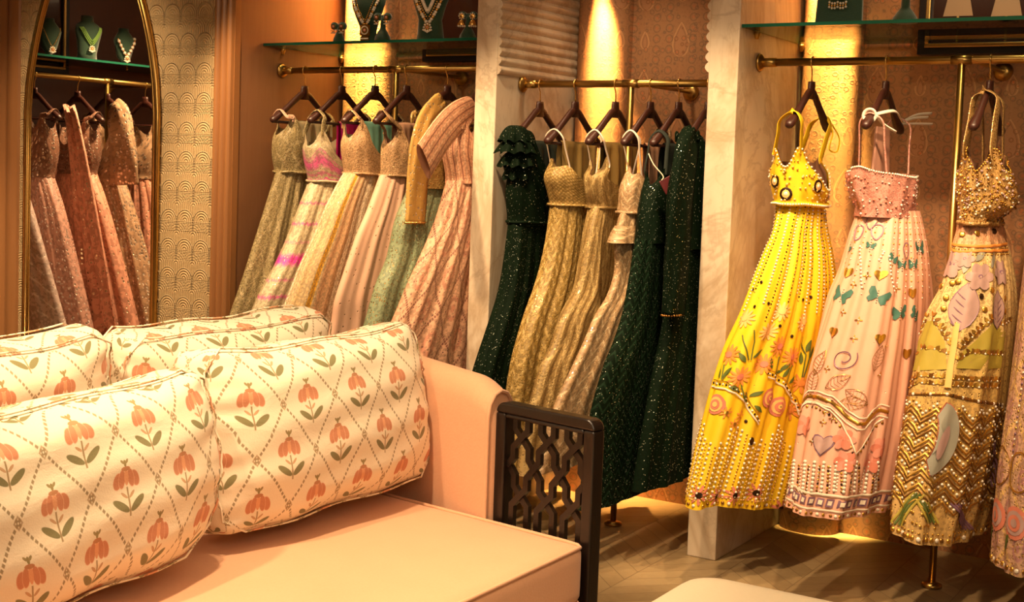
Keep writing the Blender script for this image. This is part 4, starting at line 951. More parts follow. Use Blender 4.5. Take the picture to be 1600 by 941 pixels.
        for c in range(-1, n+1):
            xm = i0 + pitch*(c + .5)
            for s in (-1, 1):
                xs = [xm - s*k, xm - s*k, xm + s*k, xm + s*k, xm + s*(pitch - k), xm + s*(pitch - k), xm + s*(pitch + k), xm + s*(pitch + k)]
                pts = list(zip(xs, zs)); run = []
                for p, q in zip(pts, pts[1:]):
                    for u in range(5):
                        r = (lerp(p[0], q[0], u/4), lerp(p[1], q[1], u/4))
                        if i0 - .003 <= r[0] <= i1 + .003:
                            if not run or math.dist(run[-1], r) > 1e-6: run.append(r)
                        else:
                            if len(run) > 1: bar(run, .003*s)
                            run = []
                if len(run) > 1: bar(run, .003*s)
        lat.build('lattice', M['lattice_wood'], root, xf=T)
    panel(1, -1.905, 3.05, -1.56, 2.982); panel(-1, -3.17, 3.19, -3.51, 3.11)
def cushion(name, label, loc, rot, hx, hy, hz, puff, seed, taper=0.):
    """boxed cushion: hx half thickness, hy half length, hz half height"""
    rn = random.Random(seed); ph = [rn.random()*6 for _ in range(6)]
    def bulge(o):
        u, w = o.y/hy, o.z/hz; f = max(0, 1 - abs(u)**2.6)*max(0, 1 - abs(w)**2.6)
        t = o.x/hx
        o.x = o.x*(.74 + .26*min(1, f*1.6)) + math.copysign(puff*f**.75, t)*min(1, abs(t)**.6 if abs(t) > .0 else 0)
        # sagging edges and dog-ears
        o.z += -.014*(1 - abs(u)**2)*(1 if w > 0 else .4)*max(0, w) + .012*abs(u)**4*(1 if w > 0 else -1)
        q = (u*u*w*w)**1.6; o.y *= 1 - .055*q - taper*max(0, -w)**1.5; o.z *= 1 - .05*q
        k = .0035*(math.sin(9*u + ph[0] + 2*w) + .7*math.sin(13*w + ph[1] - 3*u)) + .004*max(0, abs(u) - .7)*math.sin(24*w + ph[2])*3
        o.x += k*(1 if t > 0 else -1); o.z += .004*math.sin(7*u + ph[3])
        return o
    def uvf(p, c):
        if abs(c[0]) > 0: return (p[1] + ph[4], p[2] + ph[5])
        if abs(c[2]) > 0: return (p[1] + ph[4] + .03, hz*(1 if c[2] > 0 else -1) - (p[0] - hx)*(1 if c[2] > 0 else -1) + ph[5])
        return (hy*(1 if c[1] > 0 else -1) - (p[0] - hx)*(1 if c[1] > 0 else -1) + ph[4], p[2] + ph[5])
    mb = MB(); soft_box(mb, hx, hy, hz, .055, 0., (12, 64, 44), bulge=bulge, uvf=uvf)
    R = Matrix.Rotation(rot[2], 4, 'Z') @ Matrix.Rotation(rot[1], 4, 'Y') @ Matrix.Rotation(rot[0], 4, 'X')
    o = mb.build(name, M['cushion'], loc=loc); o.rotation_euler = R.to_euler(); tag(o, label, 'cushion', 'printed back cushions on the sofa')
    n = 40; 
    for sx in (1, -1):
        pts = []; e = .050
        for k in range(n): pts.append((-hy + e + 2*(hy-e)*k/n, hz - .004))
        for k in range(n//2): pts.append((hy - .004, hz - e - 2*(hz-e)*k/(n//2)))
        for k in range(n): pts.append((hy - e - 2*(hy-e)*k/n, -hz + .004))
        for k in range(n//2): pts.append((-hy + .004, -hz + e + 2*(hz-e)*k/(n//2)))
        q = [bulge(V((sx*(hx - .008), p[0], p[1]))) for p in pts]; s = MB(); s.tube([tuple(p) for p in q], .0026, 6, 0, closed=True); s.build('seam', M['cushion'], o)
    return o
def ottoman():
    o = empty('ottoman', (-.75, 2.455, 0)); tag(o, 'low cream upholstered ottoman with rounded corners on floor', 'ottoman')
    hx, hy, r = .53, .53, .10
    def outline(h, rr):
        pts = []
        for cx, cy, a in ((1, 1, 0), (-1, 1, 90), (-1, -1, 180), (1, -1, 270)):
            for k in range(9): q = math.radians(a + k*90/8); pts.append((cx*(hx - rr) + (rr + h)*math.cos(q), cy*(hy - rr) + (rr + h)*math.sin(q)))
        return pts
    prof = [(.0, .10), (.0, .395), (-.003, .415), (-.012, .43), (-.025, .438), (-.06, .444), (-.095, .446)]
    mb = MB(); n = 36
    mb.grid(lambda i, j: (*outline(prof[j][0], r)[i % n], prof[j][1]), n, len(prof)-1, None, wrap=True)
    b = (len(prof)-1)*n; mb.v.append((0, 0, .458)); c = len(mb.v)-1
    for i in range(n): mb.face((b+i, b+(i+1) % n, c))
    mb.build('padded_top', M['cream_linen'], o)
    for sx in (-1, 1):
        for sy in (-1, 1):
            mb = MB(); mb.tube([(sx*(hx-.1), sy*(hy-.1), 0), (sx*(hx-.1), sy*(hy-.1), .11)], [.016, .024], 12); mb.build('leg', M['lattice_wood'], o)
# ---------------------------------------------------------------- jewellery and pictures
def bust(label, loc, rz, rows, group='green velvet necklace busts'):
    """velvet display bust: rows (z, half width, half depth, lean)"""
    root = None; mb = MB(); n = 28
    P = lambda i, j: (rows[j][1]*math.cos(2*math.pi*i/n), rows[j][3] + rows[j][2]*math.sin(2*math.pi*i/n)*(1. if math.sin(2*math.pi*i/n) < 0 else .7), rows[j][0])
    b = mb.grid(P, n, len(rows)-1, None, wrap=True); mb.face([b+k for k in range(n)][::-1]); e = b + (len(rows)-1)*n; mb.face([e+k for k in range(n)])
    o = mb.build('necklace_bust', M['velvet'], loc=loc); o.rotation_euler = (0, 0, rz); tag(o, label, 'necklace bust', group); return o
def front(rows, x, z, off=.006):
    r = crom(sorted(rows), z); q = clamp(1 - (x/max(r[0], .001))**2, 0, 1)
    return (x, r[2] - r[1]*math.sqrt(q) - off, z)
def necklace(label, loc, rz, rows, ztop, zlow, wtop, kind, group=None):
    root = empty('necklace', loc, rz); tag(root, label, 'necklace', group)
    def chain(zl, wt, r, step, mats, name, squares=False, shift=0.):
        mb = MB(); pts = []
        for s in (-1, 1):
            for k in range(15):
                u = k/14 if s < 0 else 1 - k/14
                x = s*wt*(1-u)**.85; z = lerp(ztop, zl, u**.85); pts.append(V(front(rows, x, z, .006 + shift)))
        acc = 0; last = pts[0]; i = 0
        for a, c in zip(pts, pts[1:]):
            d = (c-a).length; m = max(1, int(d/step + .5))
            for k in range(m):
                p = a.lerp(c, k/m); big = 1.5 if (squares and i % 3 == 0) else 1.
                mb.ball(p, r*big, (0, -1, .2), i % len(mats), 8, .7, False); i += 1
        return mb.build(name, mats, root)
    if kind == 'layered':
        chain(zlow, wtop, .0085, .0165, [M['pearl'], M['gold'], M['pearl']], 'bead_strand'); chain(zlow + .022, wtop*.8, .0045, .008, [M['gold']], 'bead_strand'); chain(zlow + .05, wtop*.55, .0085, .016, [M['pearl']], 'bead_strand')
    elif kind == 'blocks': chain(zlow, wtop, .0075, .016, [M['pearl'], M['gold'], M['gem']], 'bead_strand', True)
    elif kind == 'ribbon':
        for sh in (0., .12, .24): chain(zlow + sh*.12, wtop*(1 - sh), .0045, .007, [M['seed']], 'bead_strand')
    elif kind == 'square': chain(zlow, wtop, .0085, .019, [M['pearl'], M['gold'], M['pearl']], 'bead_strand'); chain(zlow + .02, wtop*.72, .004, .009, [M['gold']], 'bead_strand')
    else: chain(zlow, wtop, .0035, .008, [M['gold']], 'bead_strand')
    mb = MB(); p = V(front(rows, 0, zlow, .008))
    if kind == 'square':
        mb.box(p.x-.024, p.x+.024, p.y-.006, p.y+.002, p.z-.045, p.z+.003); mb.box(p.x-.02, p.x+.02, p.y-.006, p.y+.002, p.z-.068, p.z-.048)
        for k in range(20):
            a = 6.283*k/20; mb.ball(p + V((.017*math.cos(a), -.006, -.021 + .017*math.sin(a))), .0032, (0, -1, 0), 1, 6)
        for k in range(8): mb.ball(p + V((-.018 + k*.005, -.006, -.058)), .0032, (0, -1, 0), 1, 6)
        mb.ball(p + V((0, -.006, -.021)), .007, (0, -1, 0), 2, 8)
    else:
        for ring, r, q, mi in ((8, .015, .0052, 1), (5, .007, .0045, 0)):
            for k in range(ring):
                a = 6.283*k/ring; mb.ball(p + V((r*math.cos(a), -.003, -.016 + r*math.sin(a))), q, (0, -1, 0), mi, 7)
        mb.ball(p + V((0, -.004, -.016)), .006, (0, -1, 0), 2, 8)
        for k in range(7):
            x = -.018 + k*.006; mb.ball(p + V((x, -.003, -.036 + abs(x)*.5)), .004, (0, -1, 0), 1, 7)
        if kind == 'blocks':
            for zz, q in ((-.046, .007), (-.062, .0085), (-.078, .007)): mb.ball(p + V((0, -.003, zz)), q, (0, -1, 0), 0, 8)
    mb.build('pendant', [M['gold'], M['pearl'], M['gem']], root)
    return root
def earring_stand(label, loc, rz, h=.105, arm=.036, group='green earring stands', base=.036):
    root = empty('earring_stand', loc, rz); tag(root, label, 'earring stand', group)
    mb = MB(); mb.lathe([(base, 0), (base, .004), (base*.92, .018), (base*.62, .038), (base*.36, .052), (base*.3, h-.02), (base*.3, h)], seg=20); mb.build('base', M['velvet'], root)
    mb = MB(); mb.tube([(-arm, 0, h), (arm, 0, h)], .009, 12)
    for s in (-1, 1): mb.tube([(s*arm*.7, -.012, h), (s*arm*.7, .006, h)], .017, 16)
    mb.build('bar', M['velvet'], root); return root
def earring(label, loc, rz, kind, group='gold earrings'):
    root = empty('earring', loc, rz); tag(root, label, 'earring', group); mb = MB()
    if kind == 'jhumka':
        mb.ball((0, 0, 0), .011, (0, -1, 0), 0, 10, .4)
        for k in range(8): a = 6.283*k/8; mb.ball((.012*math.cos(a), -.002, .012*math.sin(a)), .0032, (0, -1, 0), 1, 6)
        mb.build('stud', [M['gold'], M['pearl']], root); mb = MB()
        mb.lathe([(.003, -.014), (.009, -.018), (.0145, -.027), (.0165, -.036), (.0165, -.039)], seg=14); mb.build('bell', M['gold'], root); mb = MB()
        for k in range(12): a = 6.283*k/12; mb.ball((.0155*math.cos(a), .0155*math.sin(a), -.042), .0034, (0, 0, -1), 0, 6, 1., False)
        mb.build('pearl_fringe', M['pearl'], root)
    else:
        mb.box(-.009, .009, -.003, .003, -.010, .010); mb.ball((0, -.003, 0), .006, (0, -1, 0), 1, 8); mb.build('stud', [M['gold'], M['gem']], root); mb = MB()
        for k in range(5): mb.ball((-.010 + k*.005, 0, -.016 - .004*(2 - abs(k-2))), .0038, (0, -1, 0), k % 2, 7, 1, False)
        mb.box(-.012, .012, -.002, .002, -.030, -.026); mb.build('drop', [M['pearl'], M['gold']], root)
    return root
def picture(label, x0, x1, y, z0, z1, shades, rz=0., loc=(0, 0, 0)):
    root = empty('picture_frame', loc, rz); tag(root, label, 'framed picture', 'black and gold framed pictures'); T = None
    w = .045
    def ringm(a, b, c, d, w, ya, yb, m, name):
        mb = MB(); mb.box(a, b, ya, yb, c, c + w); mb.box(a, b, ya, yb, d - w, d); mb.box(a, a + w, ya, yb, c + w, d - w); mb.box(b - w, b, ya, yb, c + w, d - w); return mb.build(name, m, root, bevel=.003)
    ringm(x0, x1, z0, z1, w, y - .05, y, M['black'], 'outer_frame'); ringm(x0 + .028, x1 - .028, z0 + .026, z1 - .026, .016, y - .056, y - .044, M['gold'], 'gilt_slip')
    mb = MB(); mb.box(x0 + .04, x1 - .04, y - .03, y - .02, z0 + .04, z1 - .04); p = mb.build('print', M['print'], root)
    for sx, sz, s in shades:  # lamp reflections in the glass, painted on as flat cream and gold shapes
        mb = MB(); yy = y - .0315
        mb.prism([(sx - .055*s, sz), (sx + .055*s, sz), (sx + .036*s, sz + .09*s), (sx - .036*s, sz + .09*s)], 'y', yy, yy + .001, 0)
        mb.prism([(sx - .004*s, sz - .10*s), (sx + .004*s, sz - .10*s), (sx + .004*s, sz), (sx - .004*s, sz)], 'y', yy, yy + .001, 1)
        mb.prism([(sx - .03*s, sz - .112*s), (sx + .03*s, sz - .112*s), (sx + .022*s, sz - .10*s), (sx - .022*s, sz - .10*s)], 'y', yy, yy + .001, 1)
        mb.build('painted_lamp_reflection', [M['reflected_shade'], M['gold']], p)
    return root
def jewels():
    Z = 1.957
    B1 = [(0., .05, .04, .02), (.02, .046, .036, .018), (.06, .034, .026, .012), (.10, .05, .03, .0), (.16, .075, .038, -.005), (.2, .085, .04, .0), (.235, .06, .036, .008), (.26, .034, .03, .014), (.30, .032, .028, .016)]
    B3 = [(0., .062, .05, .015), (.03, .058, .045, .01), (.09, .052, .036, .0), (.15, .07, .04, -.005), (.2, .088, .042, .0), (.235, .06, .036, .008), (.26, .034, .03, .014), (.30, .032, .028, .016)]
    L = [(-3.73, 4.72, Z), (-3.315, 4.62, Z)]
    bust('green velvet bust with a square gold pendant at the left end of the shelf', L[0], .2, B1); bust('green velvet bust with layered pearl strands in the middle of the left shelf', L[1], .35, B3)
    necklace('long beaded necklace ending in a square gold pendant on a green bust', L[0], .2, B1, .22, .085, .07, 'square')
    necklace('layered pearl and gold necklace on green bust above the gold brocade dresses', L[1], .35, B3, .23, .07, .078, 'layered')
    S1, S2, S3 = (-3.80, 4.60, Z), (-3.535, 4.575, Z), (-3.105, 4.60, Z)
    earring_stand('short green earring stand in front of the square-pendant necklace', S1, .1, .075, .03, base=.027)
    earring_stand('bottle shaped green earring stand before the glowing column', S2, .15, .105, .034)
    earring_stand('dark green earring stand with bell shaped jhumka earrings by the marble pillar', S3, .3, .10, .034)
    def pair(S, h, arm, rz, kind, la, lb):
        for s, lab in ((-1, la), (1, lb)):
            dx, dy = s*arm*.7, -.016; c, q = math.cos(rz), math.sin(rz)
            earring(lab, (S[0] + dx*c - dy*q, S[1] + dx*q + dy*c, S[2] + h - .004), rz, kind)
    pair(S1, .075, .03, .1, 'drop', 'left drop earring on the short green stand', 'right drop earring on the short green stand')
    pair(S2, .105, .034, .15, 'drop', 'left square stud earring on the bottle shaped stand', 'right square stud earring on the bottle shaped stand')
    pair(S3, .10, .034, .3, 'jhumka', 'left bell shaped jhumka earring by the marble pillar', 'right bell shaped jhumka earring by the marble pillar')
    # right shelf
    ZR = 1.972; root = empty('jewellery_board', (-1.515, 4.60, ZR), .12); tag(root, 'dark green velvet board holding a pearl tassel set on right shelf', 'jewellery board')
    mb = MB(); pts = [(-.083, 0), (.083, 0), (.072, .30), (-.072, .30)]; mb.prism(pts, 'y', -.012, .012); o = mb.build('board', M['velvet'], root, bevel=.004); o.rotation_euler = (-.12, 0, 0)
    mb = MB(); mb.box(-.02, .02, .012, .075, 0, .008); mb.box(-.02, .02, .02, .032, .0, .15); mb.build('easel_leg', M['velvet'], root)
    root = empty('tassel_brooch', (-1.515, 4.58, ZR), .12); tag(root, 'gold brooch with pearl tassel pinned on the green board', 'brooch'); mb = MB()
    mb.box(-.03, .03, -.006, .0, .088, .125)
    for k in range(5):
        for j in range(3): mb.ball((-.024 + k*.012, -.006, .095 + j*.012), .0045, (0, -1, 0), 1 + (k+j) % 2, 7)
    mb.build('plaque', [M['gold'], M['pearl'], M['gem']], root); mb = MB()
    for k in range(7):
        for j in range(3): mb.ball((-.029 + k*.0097, -.003, .080 - j*.0085 - (.004 if k in (1, 2, 4, 5) else 0)), .0046, (0, -1, 0), j % 2, 7, 1, False)
    mb.build('tassel', [M['pearl'], M['gold']], root)
    earring_stand('tall bottle shaped green stand on right shelf above the pink dress', (-1.275, 4.58, ZR), -.1, .13, .03, base=.044)
    # reflected shelf on the left wall
    Bm = [(0., .062, .05, .015), (.05, .058, .045, .01), (.12, .07, .045, .0), (.18, .085, .045, -.004), (.215, .07, .04, .005), (.235, .04, .034, .012), (.27, .036, .03, .014)]
    Bs = [(0., .02, .02, .01), (.03, .02, .02, .01), (.05, .045, .03, .004), (.10, .058, .034, .0), (.15, .072, .036, .0), (.185, .05, .03, .005), (.205, .034, .028, .01), (.225, .032, .028, .012)]
    ZL = 1.967; r = math.pi/2
    for y, rows, kind, lab, nl, zt, zl, wt, dz in ((3.62, Bs, 'thin', 'dark green bust with thin gold chain reflected in the mirror', 'thin gold chain with round pendant reflected in the mirror', .17, .06, .055, .03), (3.345, Bm, 'ribbon', 'largest green bust reflected in the mirror, with seed bead necklace', 'wide light green seed bead necklace reflected in the mirror', .2, .09, .07, .0), (3.07, Bs, 'blocks', 'small green bust with chunky stone necklace reflected in the mirror', 'chunky pearl and stone block necklace reflected in the mirror', .165, .055, .06, .03)):
        bust(lab, (-6.28, y, ZL), r + .2, rows); necklace(nl, (-6.28, y, ZL), r + .2, rows, zt, zl, wt, kind)
    picture('black and gold framed picture above the left dresses', -3.70, -3.0, YB - .004, 1.915, 2.62, ())
    picture('black framed picture with painted reflections of two cream lampshades above the pink dress', -1.367, -.45, YB - .004, 1.912, 2.62, ((-1.225, 2.057, 1.), (-1.05, 2.052, 1.)))
    picture('black and gold framed picture reflected in the mirror behind the busts', -.5, .3, -.004, 1.90, 2.55, (), r, (-6.6, 3.76, 0))
# ---------------------------------------------------------------- what hangs on the rails
def dress_materials():
    gold, silver, white = (.85, .55, .2), (.8, .72, .58), (.9, .8, .66)
    F = m_fabric
    M['yellow'] = F('yellow_silk', (.80, .50, .012), (.86, .58, .02), (.9, .62, .1), 60., .05, .12, .55, .5, grain=0.)
    M['pinksilk'] = F('blush_silk', (.70, .36, .25), (.76, .43, .32), silver, 70., .06, .12, .5, .4, grain=0.)
    M['pinkblouse'] = F('rose_beaded', (.52, .2, .16), (.66, .32, .26), (.85, .55, .45), 150., .5, .36, .5, .5)
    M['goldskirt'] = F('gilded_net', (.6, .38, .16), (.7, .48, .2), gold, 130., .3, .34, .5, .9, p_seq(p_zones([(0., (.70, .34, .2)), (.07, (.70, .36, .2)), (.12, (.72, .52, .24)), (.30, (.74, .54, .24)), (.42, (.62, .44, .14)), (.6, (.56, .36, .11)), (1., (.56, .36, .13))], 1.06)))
    M['goldblouse'] = F('gold_beaded', (.42, .23, .06), (.62, .4, .16), gold, 130., .75, .42, .45, .9)
    M['multi'] = F('lilac_beaded', (.5, .28, .19), (.62, .4, .26), gold, 120., .5, .38, .5, .8, p_seq(p_diamonds(.12, .2, (.75, .5, .15), .8, .06, 10., ((.42, .2, .2), .9)), p_stripes(.11, [(.0, .12, (.4, .28, .3), .6)])))
    dk = lambda n, **k: F(n, (.0022, .0065, .0028), (.004, .012, .005), (.80, .92, .74), 210., .13, .36, .7, .8, spec=.05, bump=.8, grain=.3, **k)
    M['green1'] = dk('bottle_green_sequins'); M['green2'] = dk('bottle_green_sequin_chevrons', pattern=p_chevron(.05, .035, (.012, .032, .017), .8, .16))
    M['greenplain'] = plain('dark_green_georgette', (.005, .012, .007), .8)
    M['olive_a'] = F('old_gold_brocade', (.25, .155, .035), (.40, .27, .08), (.70, .50, .18), 130., .55, .4, .5, .75, p_chevron(.07, .05, (.56, .40, .15), .75, .2))
    M['olive_net'] = F('gold_net', (.30, .19, .05), (.38, .25, .08), (.7, .5, .2), 130., .3, .3, .5, .6, p_diamonds(.022, .022, (.62, .45, .18), .9, .13, 1.))
    M['olive_b'] = F('champagne_brocade', (.30, .19, .065), (.44, .31, .12), (.75, .56, .26), 140., .55, .4, .5, .7, p_seq(p_stripes(.05, [(.0, .25, (.22, .13, .04), .7), (.6, .72, (.60, .45, .2), .8)]), p_chevron(.16, .14, (.62, .46, .2), .8, .09)))
    M['rosegold'] = F('rose_gold_net', (.36, .22, .11), (.48, .33, .18), (.8, .62, .38), 130., .45, .34, .5, .7, p_chevron(.10, .05, (.68, .52, .32), .8, .10))
    M['sage'] = F('sage_gold_net', (.25, .19, .08), (.40, .33, .17), (.58, .44, .2), 140., .55, .4, .55, .6, p_diamonds(.07, .12, (.54, .44, .25), .7, .08, 8.), dark=((.10, .07, .03), .35))
    M['tiedye'] = F('tie_dye_sage', (.40, .33, .2), (.56, .47, .31), white, 110., .25, .3, .55, .5, p_bands([(.10, .004, .8, (.5, .02, .22)), (.19, .005, .8, (.62, .02, .3)), (.27, .004, .6, (.5, .1, .25)), (.345, .022, .95, (.85, .015, .42)), (.43, .004, .7, (.6, .06, .3)), (.50, .006, .8, (.6, .03, .3)), (.57, .004, .6, (.55, .1, .25)), (.62, .012, .9, (.8, .03, .42)), (.69, .005, .7, (.55, .06, .26)), (.76, .004, .7, (.6, .1, .3)), (.84, .008, .8, (.6, .05, .3)), (.92, .005, .7, (.6, .06, .3))]))
    M['tieblouse'] = F('tie_dye_blouse', (.36, .29, .17), (.52, .43, .28), white, 120., .4, .34, .55, .5, p_bands([(.11, .03, .75, (.6, .02, .28)), (.05, .008, .7, (.55, .05, .25)), (.02, .006, .9, (.5, .03, .22)), (.16, .006, .6, (.6, .06, .3))], 3.))
    M['stripe'] = F('striped_panels', (.48, .37, .21), (.6, .49, .32), (.8, .6, .3), 110., .25, .3, .55, .6, p_seq(p_stripes(.40, [(.0, .32, (.72, .63, .48), .8), (.42, .58, (.5, .33, .14), .8), (.60, .70, (.86, .50, .03), .95), (.74, .95, (.48, .27, .15), .8)], .8), p_stripes(.026, [(.0, .2, (.34, .22, .09), .7)]), p_diamonds(.026, .02, (.36, .24, .1), .5, .12, 1.)))
    M['palepink'] = F('pale_pink_georgette', (.62, .37, .26), (.69, .44, .32), (.36, .2, .08), 60., .4, .19, .6, .7, grain=0.)
    M['nude'] = F('nude_gold_embroidery', (.36, .21, .10), (.50, .33, .18), (.75, .52, .26), 140., .6, .4, .5, .7, dark=((.18, .08, .035), .3))
    M['mint'] = F('mint_gold', (.24, .31, .18), (.32, .38, .23), (.6, .4, .14), 110., .5, .34, .55, .8, dark=((.5, .33, .12), .18))
    M['yellowjacket'] = F('mustard_sleeve', (.50, .29, .07), (.60, .37, .11), (.9, .78, .55), 75., .55, .34, .6, .6, grain=.1); M['goldlace'] = F('gold_lace', (.34, .2, .05), (.50, .34, .12), (.8, .56, .22), 120., .65, .42, .45, .85)
    M['coral'] = F('peach_mirrorwork', (.62, .34, .21), (.70, .42, .28), (.75, .5, .3), 90., .3, .32, .6, .5, p_seq(p_diamonds(.20, .26, (.17, .05, .035), .9, .030, 15., ((.5, .19, .12), .7))), dark=((.14, .05, .04), .3))
    M['coralblouse'] = F('coral_stripes', (.60, .29, .17), (.68, .37, .23), (.75, .45, .27), 130., .3, .34, .6, .4, p_stripes(.036, [(.0, .16, (.2, .06, .045), .85), (.5, .62, (.85, .6, .42), .6)]))
    M['mauve'] = F('mauve_tulle', (.46, .34, .30), (.54, .41, .37), (.85, .75, .65), 70., .25, .25, .5, .8, p_chevron(.22, .085, (.7, .6, .54), .9, .06))
    M['rose'] = F('dusty_rose_sequins', (.46, .23, .17), (.58, .33, .26), (1., .9, .8), 60., .5, .38, .45, .9); M['rosedark'] = F('rose_bodice_sequins', (.22, .10, .06), (.34, .18, .12), (1., .85, .7), 70., .6, .42, .4, .9)
    M['peachtulle'] = F('peach_tulle', (.68, .30, .20), (.78, .39, .27), (1., .8, .55), 50., .4, .34, .5, .9); M['champ'] = F('champagne_sequins', (.40, .24, .14), (.52, .34, .2), (1., .9, .75), 55., .6, .42, .4, .9)
    M['lining'] = plain('brown_lining', (.22, .10, .05), .8); M['pinklining'] = plain('pink_lining', (.5, .26, .19), .7)
    M['magenta'] = plain('magenta_silk', (.62, .008, .20), .6, var=.2); M['teal'] = plain('teal_silk', (.13, .30, .24), .6, var=.2); M['greige'] = plain('sage_georgette', (.3, .25, .14), .7, var=.2)
    M['olivenet'] = plain('olive_net_scarf', (.30, .20, .06), .6, var=.25); M['rosenet'] = plain('rose_net_scarf', (.45, .25, .16), .6, var=.2); M['browncloth'] = plain('brown_blouse_cloth', (.33, .2, .12), .7, var=.2)
    M['white_ribbon'] = plain('white_ribbon', (.75, .66, .55), .6)
    for n, c, r, m in (('a_pink', (.62, .20, .13), .6, 0), ('a_orange', (.72, .27, .05), .6, 0), ('a_faint', (.84, .5, .16), .6, 0), ('a_green', (.09, .13, .02), .6, 0), ('a_gold', (.72, .42, .08), .3, .9), ('a_dark', (.05, .025, .01), .25, .6), ('a_teal', (.05, .16, .13), .6, .1), ('a_purple', (.24, .13, .2), .5, .2), ('a_white', (.8, .7, .56), .5, 0), ('a_olive', (.42, .34, .05), .6, .1), ('a_lilac', (.46, .30, .28), .6, .1), ('a_grey', (.36, .36, .30), .5, .2), ('a_bronze', (.35, .17, .04), .3, .8), ('a_coral', (.66, .27, .20), .6, 0)):
        M[n] = plain(n.replace('a_', 'embroidery_'), c, r, m, var=.2)
    M['seed'] = plain('seed_beads', (.22, .42, .09), .3)
APPS = ['a_pink', 'a_orange', 'a_faint', 'a_green', 'a_gold', 'a_dark', 'a_teal', 'a_purple', 'a_white', 'a_olive', 'a_lilac', 'a_grey', 'a_bronze', 'a_coral', 'pearl']
A = {n: i + 2 for i, n in enumerate(APPS)}      # slots 0 and 1 are cloth and lining
def emb_yellow(ap, sk):
    m = MOTIFS['yellow']; rn = random.Random(5)
    for s, t in m['faint']: ap.daisy(s, t, .034, A['a_faint'], A['a_faint'], 12)
    for s, t in m['daisy']: ap.daisy(s, t, .036, A['a_orange'], A['a_pink'], 12)
    for s, t in m['blob']: ap.daisy(s, t, .036, A['a_orange'], A['a_orange'], 9)
    for st in m['stem']: ap.line(st, .005, A['a_green'])
    for s, t, a in m['leafs']: ap.leaf(s, t, 0, 0, .045, a, .008, A['a_green'])
    for b in ('band1', 'band2'):
        ap.line(m[b], .006, A['a_white']); ap.beads([(s, t - .012) for s, t in m[b]], .011, .0045, [A['a_dark'], A['pearl']]); ap.line([(s, t - .022) for s, t in m[b]], .003, A['a_gold'])
    for s, t in m['rose']: ap.rose(s, t, .034, A['a_pink'], A['a_faint']); ap.rose(s, t, .012, A['a_gold'], A['a_green'])
    for s, t in m['small']: ap.daisy(s, t, .02, A['a_orange'], A['a_gold'], 7)
    for s, t in m['coin']: ap.coin(s, t, .016, A['a_dark']); ap.coin(s, t, .012, A['a_gold'])
    for s, t in m['dark']: ap.coin(s, t, .0065, A['a_dark'])
    for s, t in m['hem']: ap.daisy(s, t, .034, A['a_pink'], A['a_dark'], 9)
    # strings of pearls from the waist, columns of pearls above the hem
    for k in range(26):
        s = .30 + k*.0235
        t0, t1 = .012, .30 + .12*rn.random()
        ap.beads([(s, t0), (s + .004*rn.uniform(-1, 1), t1)], .0125, .0042 if k % 2 else .0034, [A['pearl']] if k % 2 else [A['a_dark'], A['a_gold']])
    for k in range(44):
        s = .28 + k*.0142; t0 = .76 + .03*math.sin(k*.9) + .02*rn.random() + (.06 if k > 20 else 0)*0
        ap.beads([(s, t0), (s, .965)], .0165, .0054, [A['pearl']]); ap.beads([(s + .0071, t0 + .01), (s + .0071, .965)], .011, .0036, [A['a_gold'], A['a_faint']])
    hem = [(.2 + .8*k/60, .988) for k in range(61)]; ap.beads(hem, .017, .0065, [A['pearl'], A['a_gold'], A['a_bronze']]); ap.beads([(s, .972) for s, t in hem], .012, .004, [A['a_faint']])
